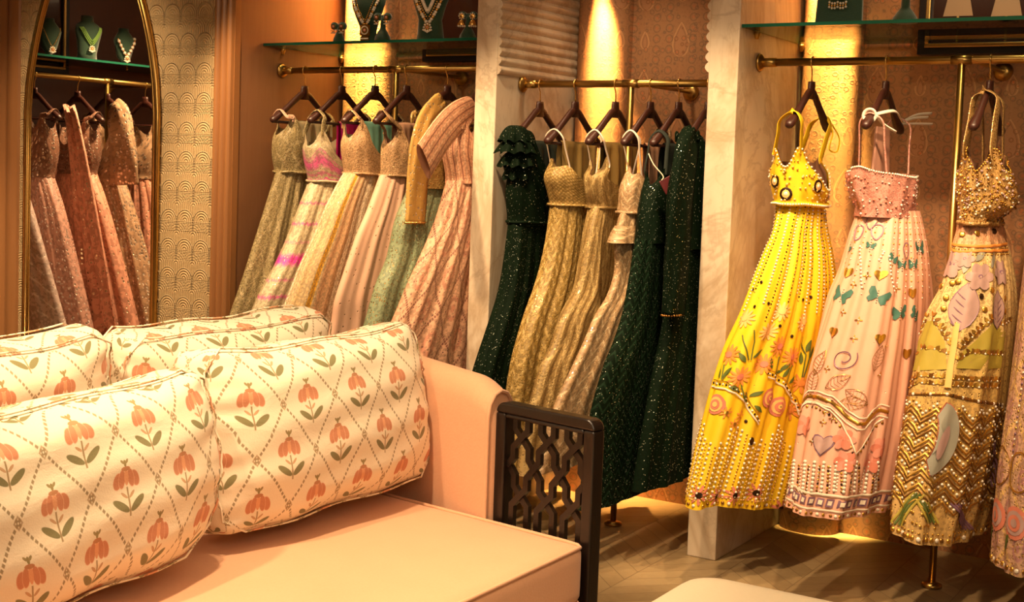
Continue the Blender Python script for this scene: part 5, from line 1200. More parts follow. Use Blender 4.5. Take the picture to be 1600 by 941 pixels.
def emb_pink(ap, sk):
    m = MOTIFS['pink']; rn = random.Random(7)
    for s, t, f in m['bfly']: ap.butterfly(s, t, .036*f, A['a_teal'], rn.uniform(-.5, .5)); ap.beads([(s, t - .02), (s, t + .02)], .008, .0028, [A['a_grey']])
    for s, t in m['heart']: ap.heart(s, t, .02, A['a_gold'])
    for s, t in m['loop']: ap.outline(s, t, [(.016*math.cos(q)*(1 + .4*math.sin(q)), .026*math.sin(q)) for q in [k*.45 for k in range(14)]], .004, A['a_purple'], True)
    for s, t in m['spiral']: ap.spiral(s, t, .040, .004, A['a_purple'])
    for s, t, a in m['leafo']: ap.leafline(s, t, .085, a, .022, A['a_bronze'])
    ap.line(m['zig1'], .011, A['a_gold'], .0025); ap.beads(m['zig1'], .016, .0065, [A['a_dark'], A['a_gold'], A['a_dark'], A['a_gold'], A['a_gold']], .4)
    for d in (-.018, .018): ap.line([(s, t + d) for s, t in m['zig1']], .0045, A['a_white'])
    ap.line(m['zig2'], .005, A['a_white']); ap.beads([(s, t + .014) for s, t in m['zig2']], .017, .0055, [A['a_gold'], A['a_bronze'], A['a_gold'], A['a_dark']], .4)
    for s, t in m['pheart']: ap.heart(s, t, .034, A['a_lilac'], A['a_purple'])
    for s, t in m['roses']:
        for k in range(6): a = 6.283*k/6; ap.ell(s, t, .018*math.cos(a), .018*math.sin(a), .017, .013, math.degrees(a), A['a_pink'] if k % 2 else A['a_coral'], .003 + .0006*k, 10)
        ap.rose(s, t, .011, A['a_coral'], A['a_pink'])
    for s, t in m['stars']:
        for dx, dy in ((0, .007), (0, -.007), (.007, 0), (-.007, 0)): ap.ell(s, t, dx, dy, .0055, .0022, 90 if dx == 0 else 0, A['a_gold'], .003, 7)
        ap.bead(s, t, .003, A['pearl'])
    for st in m['pstr']: ap.beads(st, .0125, .0048, [A['pearl']])
    for a, b in m['pcols']:
        ap.beads([a, b], .0125, .0066, [A['pearl']]); a2, b2 = (a[0] + .009, a[1] + .01), (b[0] + .009, b[1]); ap.beads([a2, b2], .0105, .0048, [A['a_gold'], A['a_dark'], A['a_gold'], A['a_bronze']], .5)
        a2, b2 = (a[0] - .008, a[1] + .015), (b[0] - .008, b[1]); ap.beads([a2, b2], .010, .0036, [A['pearl']], .5)
    hl = ap.resample(m['hemline'], .030); s0, s1 = m['hemline'][0][0] - .08, m['hemline'][-1][0] + .10
    n = int((s1 - s0)*sk.W/.030)
    for k in range(n): ap.square(lerp(s0, s1, k/n), .952, .0125, A['a_white'], A['a_purple'])
    q = [(lerp(s0 - .05, s1 + .08, k/50), .0) for k in range(51)]
    ap.line([(s, .928) for s, t in q], .008, A['a_white']); ap.line([(s, .975) for s, t in q], .006, A['a_white']); ap.beads([(s, .99) for s, t in q], .014, .006, [A['a_gold'], A['a_bronze'], A['pearl']], .5)
    for k in range(14):
        s = .42 + k*.03; ap.beads([(s, .02), (s, .2 + .1*rn.random())], .02, .003, [A['pearl'], A['a_gold']])
def emb_gold(ap, sk):
    m = MOTIFS['gold']; rn = random.Random(9)
    for st in m['bands']: ap.line(st, .009, A['a_orange']); ap.beads([(s, t + .012) for s, t in st], .010, .0035, [A['a_gold']])
    for s, t, f in m['pflower']:
        for k in range(6): a = 6.283*k/6; ap.ell(s, t, .024*f*math.cos(a), .024*f*math.sin(a), .021*f, .016*f, math.degrees(a), A['a_lilac'], .003 + .0006*k, 10)
        ap.rose(s, t, .015*f, A['a_purple'], A['a_lilac'])
    for s, t, a in m['gleaf']: ap.leaf(s, t, 0, 0, .06, a, .014, A['a_grey'])
    for s, t, f in m['bud']:
        pts = [(.040*f*math.sin(math.pi*u)**.8*sx, (.5 - u)*.14*f) for sx, us in ((1, [k/8 for k in range(9)]), (-1, [k/8 for k in range(7, 0, -1)])) for u in us]
        ap.fill(s, t, pts, A['a_lilac'], .004, 4); ap.outline(s, t, pts, .004, A['a_purple'], True)
        for k in range(5):
            y = .04*f - k*.022*f; ap.outline(s, t, [(0, y - .02*f), (.026*f, y)], .003, A['a_purple']); ap.outline(s, t, [(0, y - .02*f), (-.026*f, y)], .003, A['a_purple'])
        ap.outline(s, t, [(0, .07*f), (0, -.07*f)], .003, A['a_purple'])
    for i, (s, t) in enumerate(m['coins']): ap.coin(s, t, .011, A['a_dark'] if i % 5 == 4 else A['a_gold'])
    for st in m['green']: ap.poly(st, A['a_olive'], .002)
    for st in m['chains']:
        q = ap.resample(st, .017)
        for i, (s, t) in enumerate(q):
            for sg in (-1, 1): ap.leaf(s, t, 0, 0, .022, 90 + sg*50 + rn.uniform(-12, 12), .006, A['a_gold'] if (i + sg) % 3 else A['a_bronze'])
            ap.bead(s, t, .004, A['pearl'] if i % 2 else A['a_gold'])
    for st in m['ribbon']: ap.line(st, .022, A['a_faint']); ap.beads(st, .014, .006, [A['a_gold']]);
    ap.line(m['belt'], .010, A['a_bronze'], .002); ap.beads(m['belt'], .016, .006, [A['a_dark'], A['a_gold'], A['pearl']], .5)
    # chevrons of bugle beads and pearls
    t0, t1 = m['chev']; per = .085; row = .036; k = 0
    t = t0 + .02
    while t < t1 + .03:
        pts = []
        for i in range(60):
            s = .34 + i*.0125; ph = (s*sk.W/per) % 1.; pts.append((s, t + abs(ph - .5)*.075))
        mode = k % 3
        if mode == 0: ap.beads(pts, .0125, .0052, [A['pearl'], A['pearl'], A['a_gold']])
        else: ap.line(pts, .007, A['a_gold'] if mode == 1 else A['a_bronze'], .004, .02); ap.beads(pts, .021, .0038, [A['a_gold']])
        t += row*.42; k += 1
    s, t = m['moon']
    cres = [(.070*math.cos(q) - .02, .115*math.sin(q)) for q in [-1.45 + 2.9*k/16 for k in range(17)]] + [(.020*math.cos(q) - .035, .075*math.sin(q)) for q in [1.2 - 2.4*k/10 for k in range(11)]]
    ap.fill(s, t, cres, A['a_grey'], .008, 4); ap.outline(s, t, cres, .008, A['a_pink'], True); ap.rose(s, t - .03, .022, A['a_olive'], A['a_lilac'])
    ap.ell(s, t, .004, -.01, .014, .055, -6, A['a_lilac'], .011)
    for s0, t0_, s1, t1_, c in m['sticks']:
        for d in (-1.5, -.5, .5, 1.5): ap.line([(s0 + d*.006, t0_), (s1 + d*.007, t1_)], .008, A['a_purple'] if c else A['a_green'] if abs(d) < 1 else A['a_olive'])
    q = [(.3 + .65*k/60, .985) for k in range(61)]; ap.beads(q, .019, .0085, [A['a_gold'], A['pearl'], A['a_bronze'], A['a_gold']], .5); ap.beads([(s, .968) for s, t in q], .014, .004, [A['a_gold']])
    for k in range(150): ap.coin(rn.uniform(.36, .9), rn.uniform(.87, .96), .005, A['a_gold'])
def emb_multi(ap, sk):
    rn = random.Random(3)
    for k in range(9):
        s = .36 + k*.06
        ap.rose(s, .86, .05, A['a_pink'], A['a_lilac']); ap.beads([(s + .02, .03), (s + .03, .7)], .018, .0045, [A['a_gold'], A['a_purple'], A['pearl']])
        ap.outline(s, .72, [(.045*math.cos(q), .06*math.sin(q)) for q in [j*.4 for j in range(16)]], .006, A['a_gold'], True); ap.leaf(s + .03, .95, 0, 0, .07, 60, .014, A['a_green'])
    ap.beads([(.3 + .6*k/50, .985) for k in range(51)], .02, .008, [A['a_gold'], A['pearl'], A['a_bronze']], .5)
def deco_yellow(mb, bo):
    rn = random.Random(2)
    for d, v in ((-22, .45), (62, .55), (0, .3)):
        p = V(bo.P(d, v, .004)); q = V(bo.P(d + 2, v, .004)); n = (q - p).cross(V((0, 0, 1))); n = n if n.dot(p - V((bo.rows[0][1], -.02, p.z))) > 0 else -n
        mb.ball(p, .024, n, A['a_dark'], 14, .12); mb.ball(p, .019, n, A['a_faint'], 14, .2); mb.ball(p, .010, n, A['pearl'], 10, .6)
    for k in range(46):
        d = -70 + k*4.6; p = V(bo.P(d, .985, .004)); mb.ball(p, .0042, p - V((bo.rows[0][1], -.02, p.z)), A['pearl'], 6)
    for k in range(130):
        d, v = rn.uniform(-70, 130), rn.uniform(.12, .92); p = V(bo.P(d, v, .003)); mb.ball(p, rn.choice((.003, .0045)), p - V((bo.rows[0][1], -.02, p.z)), rn.choice((A['pearl'], A['a_gold'], A['a_faint'])), 6)
def deco_beads(mats, num, r=.004, seed=1):
    def f(mb, bo):
        rn = random.Random(seed)
        for k in range(num):
            d, v = rn.uniform(-80, 130), rn.uniform(.05, .97); p = V(bo.P(d, v, .002)); mb.ball(p, r*rn.uniform(.7, 1.2), p - V((bo.rows[0][1], -.02, p.z)), A[rn.choice(mats)], 6)
        for k in range(52):
            d = -80 + k*4.2; p = V(bo.P(d, .985, .002)); mb.ball(p, r, p - V((bo.rows[0][1], -.02, p.z)), A[mats[0]], 6)
    return f
HALTER = [(-30, .045, 14), (36, .055, 16), (150, .03, 15), (-142, .03, 15), (97, -.10, 32), (4, -.02, 16)]
def spec(key, name, m, top, **k):
    o = OUTLINES[key]; d = dict(name=name, sk=[tuple(r) for r in o['sk']], bo=[tuple(r) for r in o['bo']], zr=o['zr'], m=m, top=top, neck=HALTER, seed=len(key)*7 + ord(key[-1]))
    d['lim'] = [tuple(q) for q in o['lim']]
    if key in HEMS: d['hem'] = [tuple(h) for h in HEMS[key]]
    d.update(k); return d
def racks():
    dress_materials()
    AP = [M[n] for n in APPS]
    # rails and shelves
    rail('brass rail of the left bay holding pastel dresses', -4.19, -2.968, 1.842, -3.52, -3.50, (0, RY, 0)); rail('brass rail of the arched middle bay', -2.866, -1.947, 1.774, -2.36, -2.32, (0, RY, 0)); rail('brass rail of the right bay holding the yellow dress', -1.832, .05, 1.85, -1.094, -1.055, (0, RY, 0))
    rail('brass clothes rail reflected in the arched mirror', -1.6, .55, 1.85, -.10, -.55, (-6.1, 3.45, 0), math.pi/2, .5, (False, False))
    shelf('glass shelf with jewellery busts over the left bay', -4.188, -2.97, 4.53, YB - .012, 1.945); shelf('glass shelf over the right bay holding the green board', -1.830, .048, 4.475, YB - .012, 1.96); shelf('glass shelf under three green busts reflected in the mirror', -1.6, .55, -.02, .47, 1.955, (-6.1, 3.45, 0), math.pi/2)
    # hangers
    proto = make_hanger(); G1 = 'dark wooden clothes hangers'; first = True
    hl = [('d1', 'dark wooden hanger of the sage net lehenga, leftmost in left bay'), ('d2', 'dark wooden hanger holding the magenta tie-dye lehenga'), ('d3', 'dark wooden hanger holding the striped lehenga before the glowing column'), ('d4', 'dark wooden hanger holding the pale pink lehenga'), ('d5', 'dark wooden hanger holding the mint lehenga with mustard sleeve'), ('d6', 'dark wooden hanger of the coral dress beside the marble pillar'),
          ('g1', 'dark wooden hanger of the ruffled green gown, leftmost in middle bay'), ('g2', 'dark wooden hanger holding the old gold brocade lehenga'), ('g3', 'dark wooden hanger holding the champagne lehenga by the pole'), ('g4', 'dark wooden hanger holding the slim rose gold lehenga'), ('g5', 'dark wooden hanger of the green gown with maroon tag'), ('g6', 'dark wooden hanger of the long-sleeved green gown'),
          ('yellow', 'dark wooden hanger holding the bright yellow dress'), ('pink', 'dark wooden hanger holding the blush pink dress'), ('gold', 'dark wooden hanger holding the gold beaded dress'), ('multi', 'dark wooden hanger of the lilac beaded dress at right edge')]
    rn = random.Random(8)
    for k, lab in hl:
        o = OUTLINES[k]; zr = {'d': 1.842, 'g': 1.774}.get(k[0] if k != 'gold' else 'x', 1.85); OUTLINES[k]['zr'] = zr
        loc = (o['X'], RY, zr); 
        if first: h = proto; h.location = loc; tag(h, lab, 'clothes hanger', G1); first = False
        else: h = dup(proto, loc, lab, G1)
        if k in ('yellow', 'pink', 'gold', 'multi'):      # these have no bar between the arms
            for c in list(h.children):
                if c.name.startswith('trouser_bar'): bpy.data.objects.remove(c)
    ML = [(4.09, 'mauve'), (3.86, 'dusty rose'), (3.565, 'peach tulle'), (3.35, 'champagne'), (3.06, 'coral sequin')]
    for y, n in ML: dup(proto, (-6.1, y, 1.85), 'dark wooden hanger reflected in the mirror holding the %s gown' % n, G1, math.pi/2)
    # ------------ right bay
    def lining_yellow(mb, bo, sk, zr): pass
    gy = 'embroidered dresses of the right bay'
    s = spec('yellow', 'lehenga', M['yellow'], 1.485, n=15, a0=.005, a1=.022, seed=4, apps=AP, embroider=emb_yellow, deco=deco_yellow, lining=M['lining'], band=(.005, M['yellow']), band_beads=True,
             straps=[(-34, 40, -.165, (.026, .018), M['yellow']), (214, 148, .165, (.02, .014), M['yellow'])], res=(260, 80))
    def cord(mb, bo, sk, zr):
        p = V((.012, .15, zr - .20)); mb.tube(spline([p, p + V((.02, .02, -.05)), p + V((.015, .0, -.11)), p + V((.03, .05, -.12)), p + V((.03, .07, -.07)), p + V((.01, .04, -.02))], 6), .003, 6)
    s['extra'] = [('cord', cord, M['yellow'])]
    make_dress('yellow', 'bright yellow lehenga dress with pearl columns and embroidered flowers', 'dress', None, (OUTLINES['yellow']['X'], RY), 0, s)
    s = spec('pink', 'lehenga', M['pinksilk'], 1.455, n=17, a0=.005, a1=.018, seed=9, apps=AP, embroider=emb_pink, mb=M['pinkblouse'], lining=M['pinklining'], deco=deco_beads(['pearl', 'a_pink', 'a_lilac'], 130), bamp=.004, low=.03,
             neck=[(-25, .02, 30), (90, -.012, 40)], straps=[(-26, 30, -.17, .0035, M['pinkblouse']), (206, 150, .17, .0035, M['pinkblouse'])], res=(260, 80))
    def inner(mb, bo, sk, zr):
        n, m = 40, 20
        def P(i, j):
            a = i/n*2*math.pi; z = lerp(1.40, zr - .235, j/m); r = lerp(1., .75, j/m)
            return (.02*r*math.sin(a)*(1 + .2*math.cos(6*a)) , -.01 + .10*r*-math.cos(a), z)
        mb.grid(P, n, m, None, wrap=True)
    def bow(mb, bo, sk, zr):
        c = V((0, -.17, zr + arm_z(.17) + .012)); mb.tube([c + V((.021*math.cos(q), 0, .021*math.sin(q))) for q in [k*.4 for k in range(16)]], .007, 8, closed=True, r2=.004)
        mb.tube(spline([c + V((.02, 0, 0)), c + V((.045, .02, -.03)), c + V((.085, .03, -.055))], 5), .010, 8, r2=.003)
        mb.tube(spline([c + V((.018, .01, .005)), c + V((.06, .08, .02)), c + V((.05, .2, -.0)), c + V((.02, .33, -.005))], 6), .007, 8, r2=.003)
        d = V((0, .19, zr + arm_z(.19) + .01))
        for q in ((.09, .06, .03), (.11, .05, .005), (.10, .07, .045)): mb.tube(spline([d, d + V((q[0]*.5, q[1]*.5, q[2]*.8)), d + V(q)], 5), .006, 6, r2=.003)
    s['extra'] = [('inner_layer', inner, M['pinklining']), ('bow_tie', bow, M['white_ribbon'])]
    make_dress('pink', 'blush pink lehenga with teal butterflies and purple heart motifs', 'dress', None, (OUTLINES['pink']['X'], RY), 0, s)
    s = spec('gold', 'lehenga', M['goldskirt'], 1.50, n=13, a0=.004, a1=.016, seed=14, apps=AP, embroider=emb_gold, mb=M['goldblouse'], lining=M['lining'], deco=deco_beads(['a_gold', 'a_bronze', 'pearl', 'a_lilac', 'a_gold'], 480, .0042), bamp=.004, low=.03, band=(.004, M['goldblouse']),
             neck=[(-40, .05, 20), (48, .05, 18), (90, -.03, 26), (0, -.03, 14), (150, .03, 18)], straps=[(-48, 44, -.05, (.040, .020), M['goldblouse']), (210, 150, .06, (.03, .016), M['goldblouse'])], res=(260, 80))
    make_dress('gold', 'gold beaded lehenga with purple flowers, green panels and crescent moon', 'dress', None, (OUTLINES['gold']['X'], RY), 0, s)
    s = spec('multi', 'lehenga', M['multi'], 1.50, n=14, a0=.004, a1=.015, seed=21, apps=AP, embroider=emb_multi, mb=M['goldblouse'], lining=M['lining'], straps=[(-34, 40, -.165, .012, M['goldblouse']), (214, 148, .165, .012, M['goldblouse'])])
    make_dress('multi', 'lilac and gold beaded lehenga cut off by the right edge', 'dress', None, (OUTLINES['multi']['X'], RY), 0, s)
    # ------------ middle bay
    def dr(key, lab, m, top, **k):
        s = spec(key, k.pop('name', 'lehenga'), m, top, **k); return make_dress(key, lab, 'dress', None, (OUTLINES[key]['X'], RY), 0, s)
    th = lambda m, w=.0035, w2=.0035: [(-30, 36, -.165, w, m), (210, 148, .165, w2, m)]
    SOFTN = [(-22, .05, 22), (30, .025, 22), (110, -.045, 45), (180, -.02, 50)]
    def ruffle(mb, bo, sk, zr):
        zc = zr - .19
        for kk, (dz, rr) in enumerate(((0, .080), (-.045, .098), (-.10, .092), (-.15, .075))):
            b = len(mb.v); n, m = 60, 8
            def P(i, j):
                a = 2*math.pi*i/n; u = j/m; r = lerp(.012, rr, u**.7)*(1 + .14*u*math.sin(7*a + kk*2.1) + .07*u*math.sin(16*a - kk))
                return (r*math.sin(a)*.8, -.185 - r*math.cos(a)*.8 + .01*kk, zc + .012 + dz - .065*u*u + .006*u*math.sin(9*a + kk))
            mb.grid(P, n, m, lambda i, j: (i/n*.4, j/m*.08), wrap=True)
    dr('g1', 'dark green sequin gown with ruffled shoulder, leftmost in middle bay', M['green1'], 1.50, name='gown', n=14, a1=.012, straps=[(-30, 36, -.165, .03, M['green1'])], extra=[('shoulder_ruffle', ruffle, M['green1'])], band=(.0035, M['green1']))
    dr('g2', 'old gold brocade lehenga with quilted net bodice and thin straps', M['olive_a'], 1.42, mb=M['olive_net'], lining=M['lining'], straps=th(M['white_ribbon']), neck=SOFTN, band=(.0035, M['olive_net']), n=14)
    dr('g3', 'champagne gold brocade lehenga hanging beside the brass pole', M['olive_b'], 1.40, mb=M['olive_b'], lining=M['lining'], straps=th(M['white_ribbon']), neck=[(-28, .07, 16), (28, .085, 15), (100, -.03, 40), (180, -.02, 50)], band=(.0035, M['olive_b']), n=13)
    def frill(mb, bo, sk, zr):
        n, m = 60, 8
        def P(i, j):
            u = j/m; p = V(sk.P(i/n, .06 + .07*u, .006 + .022*u + .008*u*math.sin(i*1.3))); return tuple(p)
        mb.grid(P, n, m, lambda i, j: (i/n*.5, j/m*.1), wrap=True)
    dr('g4', 'slim rose gold net lehenga with a frilled hip', M['rosegold'], 1.40, mb=M['rosegold'], lining=M['lining'], straps=[(-30, 36, -.165, .004, M['white_ribbon']), (210, 148, .12, .012, M['rosegold'])], neck=SOFTN, band=(.0035, M['rosegold']), extra=[('frill', frill, M['rosegold'])], n=12, a1=.012)
    dr('g5', 'dark green sequin gown with chevron skirt and maroon tag', M['green2'], 1.375, name='gown', mb=M['green1'], neck=[(-30, .07, 18), (34, .07, 18), (110, -.03, 40)], straps=th(M['greenplain'], .008, .008), n=14, a1=.013)
    def slv(mb, bo, sk, zr):
        sleeve(mb, [(.02, -.17, zr - .205), (.03, -.235, zr - .26), (.036, -.29, zr - .42), (.038, -.305, zr - .60), (.038, -.318, zr - .76), (.038, -.325, zr - .86)], [.04, .075, .083, .078, .07, .066], [.016, .028, .032, .032, .031, .03], seed=4, up=(1, 0, 0), ripple=.006)
        for k in range(26):
            a = 6.283*k/26; mb.ball((.038 + .030*math.sin(a), -.326 - .066*math.cos(a), zr - .86), .0045, (math.sin(a), -math.cos(a), 0), 1, 6, 1, False)
    dr('g6', 'dark green sequin gown with a long beaded sleeve by the right pillar', M['green1'], 1.525, name='gown', extra=[('sleeve', slv, [M['green1'], M['a_bronze']])], straps=[(-30, 36, -.165, .022, M['green1']), (210, 148, .165, .022, M['green1'])], n=14, a1=.012)
    sc = 'folded dupatta scarves on hangers'
    def scf(key, lab, dx, y0, y1, l, m, seed): scarf(lab, 'scarf', (OUTLINES[key]['X'] + dx, RY, 0), y0, y1, OUTLINES[key]['zr'] - .232, l, m, 0, seed, group=sc)
    scf('g1', 'plain dark green dupatta behind the ruffled green gown', -.0, -.08, .19, .42, M['greenplain'], 1); scf('g2', 'olive net dupatta behind the quilted gold bodice', 0, -.11, .19, .36, M['olivenet'], 2); scf('g3', 'olive net dupatta beside the brass pole', 0, -.10, .19, .34, M['olivenet'], 3); scf('g4', 'dusty rose dupatta behind the slim rose gold lehenga', 0, -.04, .19, .40, M['rosenet'], 4); scf('g5', 'plain dark green dupatta behind the maroon tag', 0, -.12, .19, .45, M['greenplain'], 5); scf('g6', 'plain dark green dupatta by the right marble pillar', 0, -.08, .19, .45, M['greenplain'], 6)
    root = empty('price_tag', (-2.068, RY - .30, 1.435), -1.05); tag(root, 'small maroon card tag on a cream string between green gowns', 'price tag')
    mb = MB(); mb.box(-.002, .002, -.03, .03, -.085, -.03); o = mb.build('card', M['red_tag'], root, bevel=.002); o.rotation_euler = (.55, 0, .1)
    mb = MB(); mb.tube(spline([(-.02, -.05, .06), (-.006, -.03, .02), (0, .005, -.02), (.002, .0, -.036)], 5), .0022, 6); mb.build('string', M['string'], root)
    # ------------ left bay
    dr('d1', 'sage and gold net lehenga, leftmost in the left bay', M['sage'], 1.57, mb=M['sage'], lining=M['greige'], straps=[(-30, 36, -.165, .012, M['palepink']), (210, 148, .165, .01, M['sage'])], band=(.0035, M['sage']), n=13)
    dr('d2', 'pale sage lehenga with magenta tie-dye bands', M['tiedye'], 1.51, mb=M['tieblouse'], lining=M['greige'], straps=[(-30, 36, -.165, .013, M['sage']), (210, 148, .165, .01, M['sage'])], band=(.0035, M['tieblouse']), n=14)
    dr('d3', 'lehenga of white, gold and yellow striped panels with nude bodice', M['stripe'], 1.55, mb=M['nude'], lining=M['greige'], straps=[(-30, 36, -.165, .013, M['nude']), (210, 148, .165, .01, M['nude'])], band=(.0035, M['nude']), n=14)
    dr('d4', 'pale pink dotted lehenga with gold embroidered bodice', M['palepink'], 1.53, mb=M['nude'], lining=M['rosenet'], straps=[(-30, 36, -.165, .012, M['nude']), (210, 148, .165, .01, M['nude'])], band=(.0035, M['nude']), n=12)
    def jacket(mb, bo, sk, zr):
        sleeve(mb, [(.03, -.09, zr - .15), (.05, -.205, zr - .235), (.058, -.262, zr - .36), (.06, -.28, zr - .50), (.062, -.292, zr - .66)], [.045, .066, .070, .068, .066], [.022, .024, .020, .014, .012], 0, seed=5, ripple=.005)
        for k in range(34):
            q = 6.283*k/34; mb.ball((.062 + .014*math.sin(q), -.292 - .067*math.cos(q), zr - .655), .0055, (math.sin(q), -math.cos(q), 0), 1, 6)
    def jfront(mb, bo, sk, zr):
        n, m = 30, 14
        def P(i, j):
            u = i/n; w = j/m; d = lerp(-50, 125, u); p = V(bo.P(d, w, .012)); q = V((p.x*.4, lerp(-.16, .14, u), zr - .175 - .05*abs(u - .3))); return tuple(p.lerp(q, max(0, (w - .55)/.45)**1.2))
        mb.grid(P, n, m, lambda i, j: (i/n*.4, j/m*.3))
    dr('d5', 'mint green gold-spotted lehenga with a mustard jacket sleeve', M['mint'], 1.58, mb=M['goldlace'], straps=[(-30, 36, -.15, .03, M['goldlace']), (210, 148, .15, .03, M['goldlace'])], extra=[('jacket_sleeve', jacket, [M['yellowjacket'], M['gold']]), ('jacket_front', jfront, M['goldlace'])], n=13)
    def offsh(mb, bo, sk, zr):
        n, m = 44, 26
        # a wide folded sleeve: from the shoulder down to a broad cuff
        c0, c1 = V((.03, -.10, zr - .17)), V((.06, -.48, zr - .405)); ax = (c1 - c0)
        def P(i, j):
            a = 2*math.pi*i/n; u = j/m; c = c0.lerp(c1, u) + V((0, 0, .035*math.sin(math.pi*u)))
            h = lerp(.05, .080, u**.5) ; w = lerp(.018, .020, u); k = 1 + .03*math.sin(4*a + 3*u)
            up = V((0, -.54, .84))
            return tuple(c + up*(-math.cos(a)*h*k) + V((math.sin(a)*w*k, 0, 0)))
        mb.grid(P, n, m, lambda i, j: (i/n*.4, j/m*.36), wrap=True)
        mb.grid(lambda i, j: tuple(V(P(i, m)).lerp(c1 - ax.normalized()*.03*j, j/6*.96)), n, 6, lambda i, j: (.01, .1), 1, wrap=True)
    dr('d6', 'peach mirrorwork lehenga with wide off-shoulder sleeve by the marble pillar', M['coral'], 1.55, mb=M['coralblouse'], lining=M['rosenet'], extra=[('off_shoulder_sleeve', offsh, [M['coralblouse'], M['coralblouse']])], straps=[(-30, 36, -.15, .03, M['coralblouse']), (210, 148, .15, .03, M['coralblouse'])], n=15, res=(240, 70))
    scf('d1', 'sage georgette dupatta behind the leftmost lehenga', 0, -.08, .19, .36, M['greige'], 7); scf('d2', 'bright magenta dupatta behind the tie-dye lehenga', .0, -.02, .19, .34, M['magenta'], 8); scf('d3', 'teal dupatta in front of the glowing column', .0, -.09, .19, .34, M['teal'], 9); scf('d4', 'dusty rose dupatta behind the pale pink lehenga', 0, -.08, .19, .36, M['rosenet'], 10); scf('d5', 'brown dupatta behind the mustard jacket', 0, -.02, .19, .42, M['browncloth'], 11)
    # ------------ the rack on the left wall, seen in the mirror
    def mir(lab, y, m, mbod, waist, hem, yn, b=.085, **k):
        zw, zh = waist, hem; sk = []
        for u in (0, .15, .35, .6, .8, 1.): sk.append((lerp(zw, zh, u), 0., lerp(-.14, yn, u**.85), lerp(.13, .40, u**.85), lerp(.075, b + .03, u), 0.))
        bo = [(zw, 0, -.14, .13, .075, 0), (zw + .08, 0, -.165, .14, .085, 0), (zw + .17, 0, -.17, .14, .085, 0), (zw + .26, 0, -.15, .13, .07, 0)]
        d = dict(name=k.pop('name', 'gown'), sk=sk, bo=bo, zr=1.85, m=m, mb=mbod, top=k.pop('top', zw + .25), neck=k.pop('neck', HALTER), n=14, a1=.016, seed=int(y*100), straps=[(-34, 40, -.165, k.pop('sw', .014), mbod), (214, 148, .165, .012, mbod)], res=(160, 50)); d.update(k)
        return make_dress('m', lab, 'dress', None, (-6.1, y), math.pi/2, d)
    V_NECK = [(-30, .06, 18), (38, .08, 16), (90, -.14, 24), (150, .06, 18), (-142, .06, 18)]
    mir('mauve tulle gown with wavy lines reflected at the mirror left edge', 4.09, M['mauve'], M['rosedark'], 1.33, .22, -.68)
    mir('dusty rose sequin gown with a V neck reflected in the arched mirror', 3.86, M['rose'], M['rosedark'], 1.30, .20, -.60, neck=V_NECK)
    def drape(mb, bo, sk, zr):
        n, m = 26, 40
        def P(i, j):
            u, w = i/n, j/m; z = lerp(zr - .17, .45, w); y = lerp(-.04, -.34, w**.8) + (u - .5)*lerp(.09, .34, w); return (.085 + .04*w + .014*math.sin(u*22 + 2*w) + .008*math.sin(u*41), y, z + .02*math.sin(u*9))
        mb.grid(P, n, m, lambda i, j: (i/n*.4, j/m*1.2))
    mir('peach tulle gown with a pinned net drape reflected in the arched mirror', 3.565, M['peachtulle'], M['rosedark'], 1.32, .20, -.62, extra=[('net_drape', drape, M['peachtulle'])])
    def cape(mb, bo, sk, zr):
        sleeve(mb, [(.03, -.09, zr - .15), (.05, -.15, zr - .20), (.06, -.19, zr - .32), (.06, -.21, zr - .46), (.06, -.22, zr - .60)], [.05, .085, .10, .115, .125], [.02, .03, .035, .03, .02], seed=2, ripple=.006)
    mir('champagne sequin gown with a cape sleeve reflected in the arched mirror', 3.35, M['champ'], M['champ'], 1.28, .20, -.60, neck=V_NECK, extra=[('cape_sleeve', cape, M['champ'])])
    mir('coral sequin gown reflected at the mirror right edge', 3.06, M['peachtulle'], M['champ'], 1.30, .20, -.58)
def cushions():
    cushion('back_cushion', 'printed cushion against the peach wing, third from the left', (-2.275, 2.68, .729), (.012, -.17, -.02), .09, .432, .231, .06, 1, .02)
    cushion('back_cushion', 'largest printed cushion in the front, cut off by the left edge', (-2.225, 1.775, .702), (.04, -.20, .02), .10, .455, .213, .06, 2, .24)
    cushion('back_cushion', 'printed cushion of the far seat, tucked behind the other three', (-2.80, 2.86, .725), (.012, .16, 0), .085, .44, .228, .055, 3)
    cushion('back_cushion', 'printed cushion of the far seat at the left edge of the photo', (-2.80, 1.95, .725), (.05, .16, 0), .085, .445, .228, .055, 4)
# ---------------------------------------------------------------- camera and lamps
def camera():
    cam = bpy.data.cameras.new('camera'); o = bpy.data.objects.new('camera', cam); C.objects.link(o)
    R, U, W = V(CAM['R']), V(CAM['U']), V(CAM['W'])
    m = Matrix((R, U, -W)).transposed().to_4x4(); m.translation = V(CAM['loc']); o.matrix_world = m
    cam.sensor_width = 36.; cam.sensor_fit = 'HORIZONTAL'; cam.lens = CAM['f']/1600*36; cam.shift_y = (CAM['cy'] - 470.5)/1600
    cam.clip_start = .05; bpy.context.scene.camera = o
def spot(loc, aim, power, angle, blend=.6, radius=.05, col=(1., .70, .40)):
    l = bpy.data.lights.new('ceiling_and_fill_spot', 'SPOT'); l.energy = power; l.spot_size = math.radians(angle); l.spot_blend = blend; l.shadow_soft_size = radius; l.color = col
    o = bpy.data.objects.new('ceiling_and_fill_spot', l); C.objects.link(o); o.location = loc; o.rotation_euler = (V(aim) - V(loc)).to_track_quat('-Z', 'Y').to_euler()
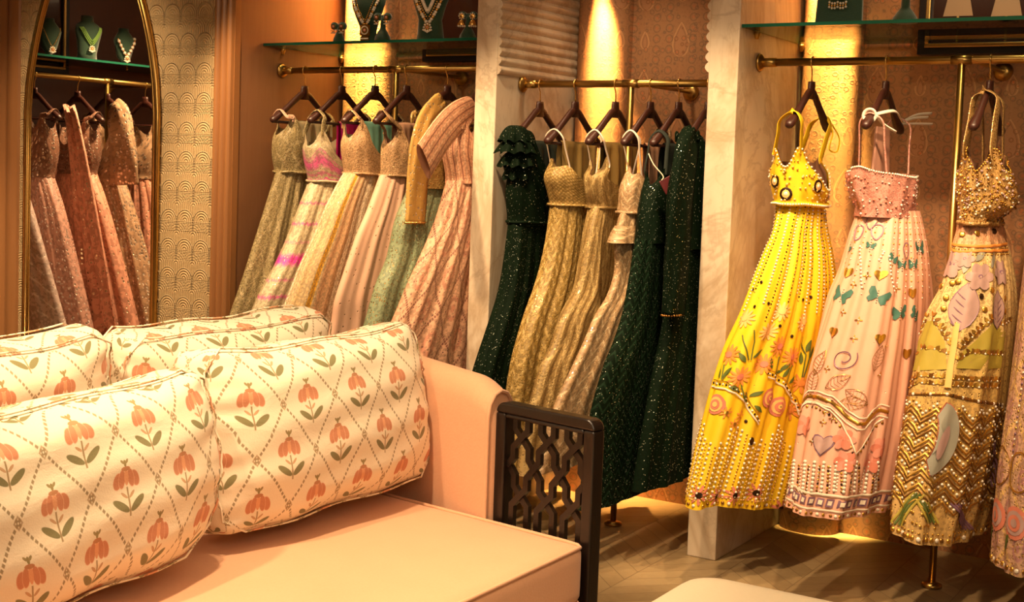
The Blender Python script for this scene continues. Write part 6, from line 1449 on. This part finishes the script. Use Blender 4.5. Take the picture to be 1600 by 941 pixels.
def area(loc, aim, power, sx, sy, col=(1., .74, .46)):  # unseen soft fill lamp, added for general brightness
    l = bpy.data.lights.new('added_fill', 'AREA'); l.shape = 'RECTANGLE'; l.size = sx; l.size_y = sy; l.energy = power; l.color = col
    o = bpy.data.objects.new('added_fill', l); C.objects.link(o); o.location = loc; o.rotation_euler = (V(aim) - V(loc)).to_track_quat('-Z', 'Y').to_euler()
def lights():
    w = bpy.data.worlds.new('world'); bpy.context.scene.world = w; w.use_nodes = True
    w.node_tree.nodes['Background'].inputs[0].default_value = (1., .7, .42, 1); w.node_tree.nodes['Background'].inputs[1].default_value = .03
    z = 2.86
    # spots over the racks
    for x, aim, p in ((-3.9, -4.0, 280), (-3.3, -3.3, 280), (-2.6, -2.6, 230), (-2.1, -2.1, 150), (-1.5, -1.62, 210), (-1.0, -1.25, 170), (-.5, -.9, 150)):
        spot((x, 3.45, z), (aim, 4.45, 1.05), p*.85, 46, .7, .04, (1., .66, .35))
    # spots over the sofa and the floor
    spot((-1.9, 1.9, z), (-2.35, 2.6, .6), 230, 62, .7, .06); spot((-2.3, .9, z), (-2.4, 1.8, .6), 200, 62, .7, .06); spot((-.8, 2.2, z), (-.9, 2.7, .3), 110, 50, .7, .05)
    spot((-4.9, 3.0, z), (-5.05, 4.33, 1.2), 130, 60, .8, .05)
    spot((-5.3, 3.3, z), (-6.1, 3.3, .8), 420, 70, .7, .05)
    # accent lamps washing the papered columns
    for x, zz, pw, w, sp in ((-4.035, 2.84, 15, .20, 9), (-2.735, 2.37, 17, .15, 24), (-1.70, 2.84, 12, .16, 9)):
        l = bpy.data.lights.new('wall_grazer', 'AREA'); l.shape = 'RECTANGLE'; l.size = w; l.size_y = .02; l.energy = pw; l.color = (1., .53, .15); l.spread = math.radians(sp)
        o = bpy.data.objects.new('wall_grazer', l); C.objects.link(o); o.location = (x, 4.99, zz); o.rotation_euler = (V((x + .015, 5.095, zz - 1.2)) - V((x, 4.99, zz))).to_track_quat('-Z', 'Y').to_euler()
    for x in (-3.6, -2.4, -1.0): spot((x, 4.62, 2.86 if x != -2.4 else 2.46), (x - .1, 5.0, 1.2), 13, 100, .9, .05)  # weak fill spots added inside the bays to brighten their walls
    area((-1.6, 1.6, 2.88), (-1.6, 1.6, 0), 32, 3., 3.)
    area((.6, .3, 2.6), (-2.2, 3.6, .9), 34, 1.6, 1.2)
def main():
    make_materials(); room(); racks(); jewels(); sofa()
    cushions(); ottoman(); lights(); camera()
    vs = bpy.context.scene.view_settings; vs.view_transform = 'Standard'; vs.look = 'None'; vs.exposure = .25; vs.gamma = 1.; vs.use_curve_mapping = False
main()
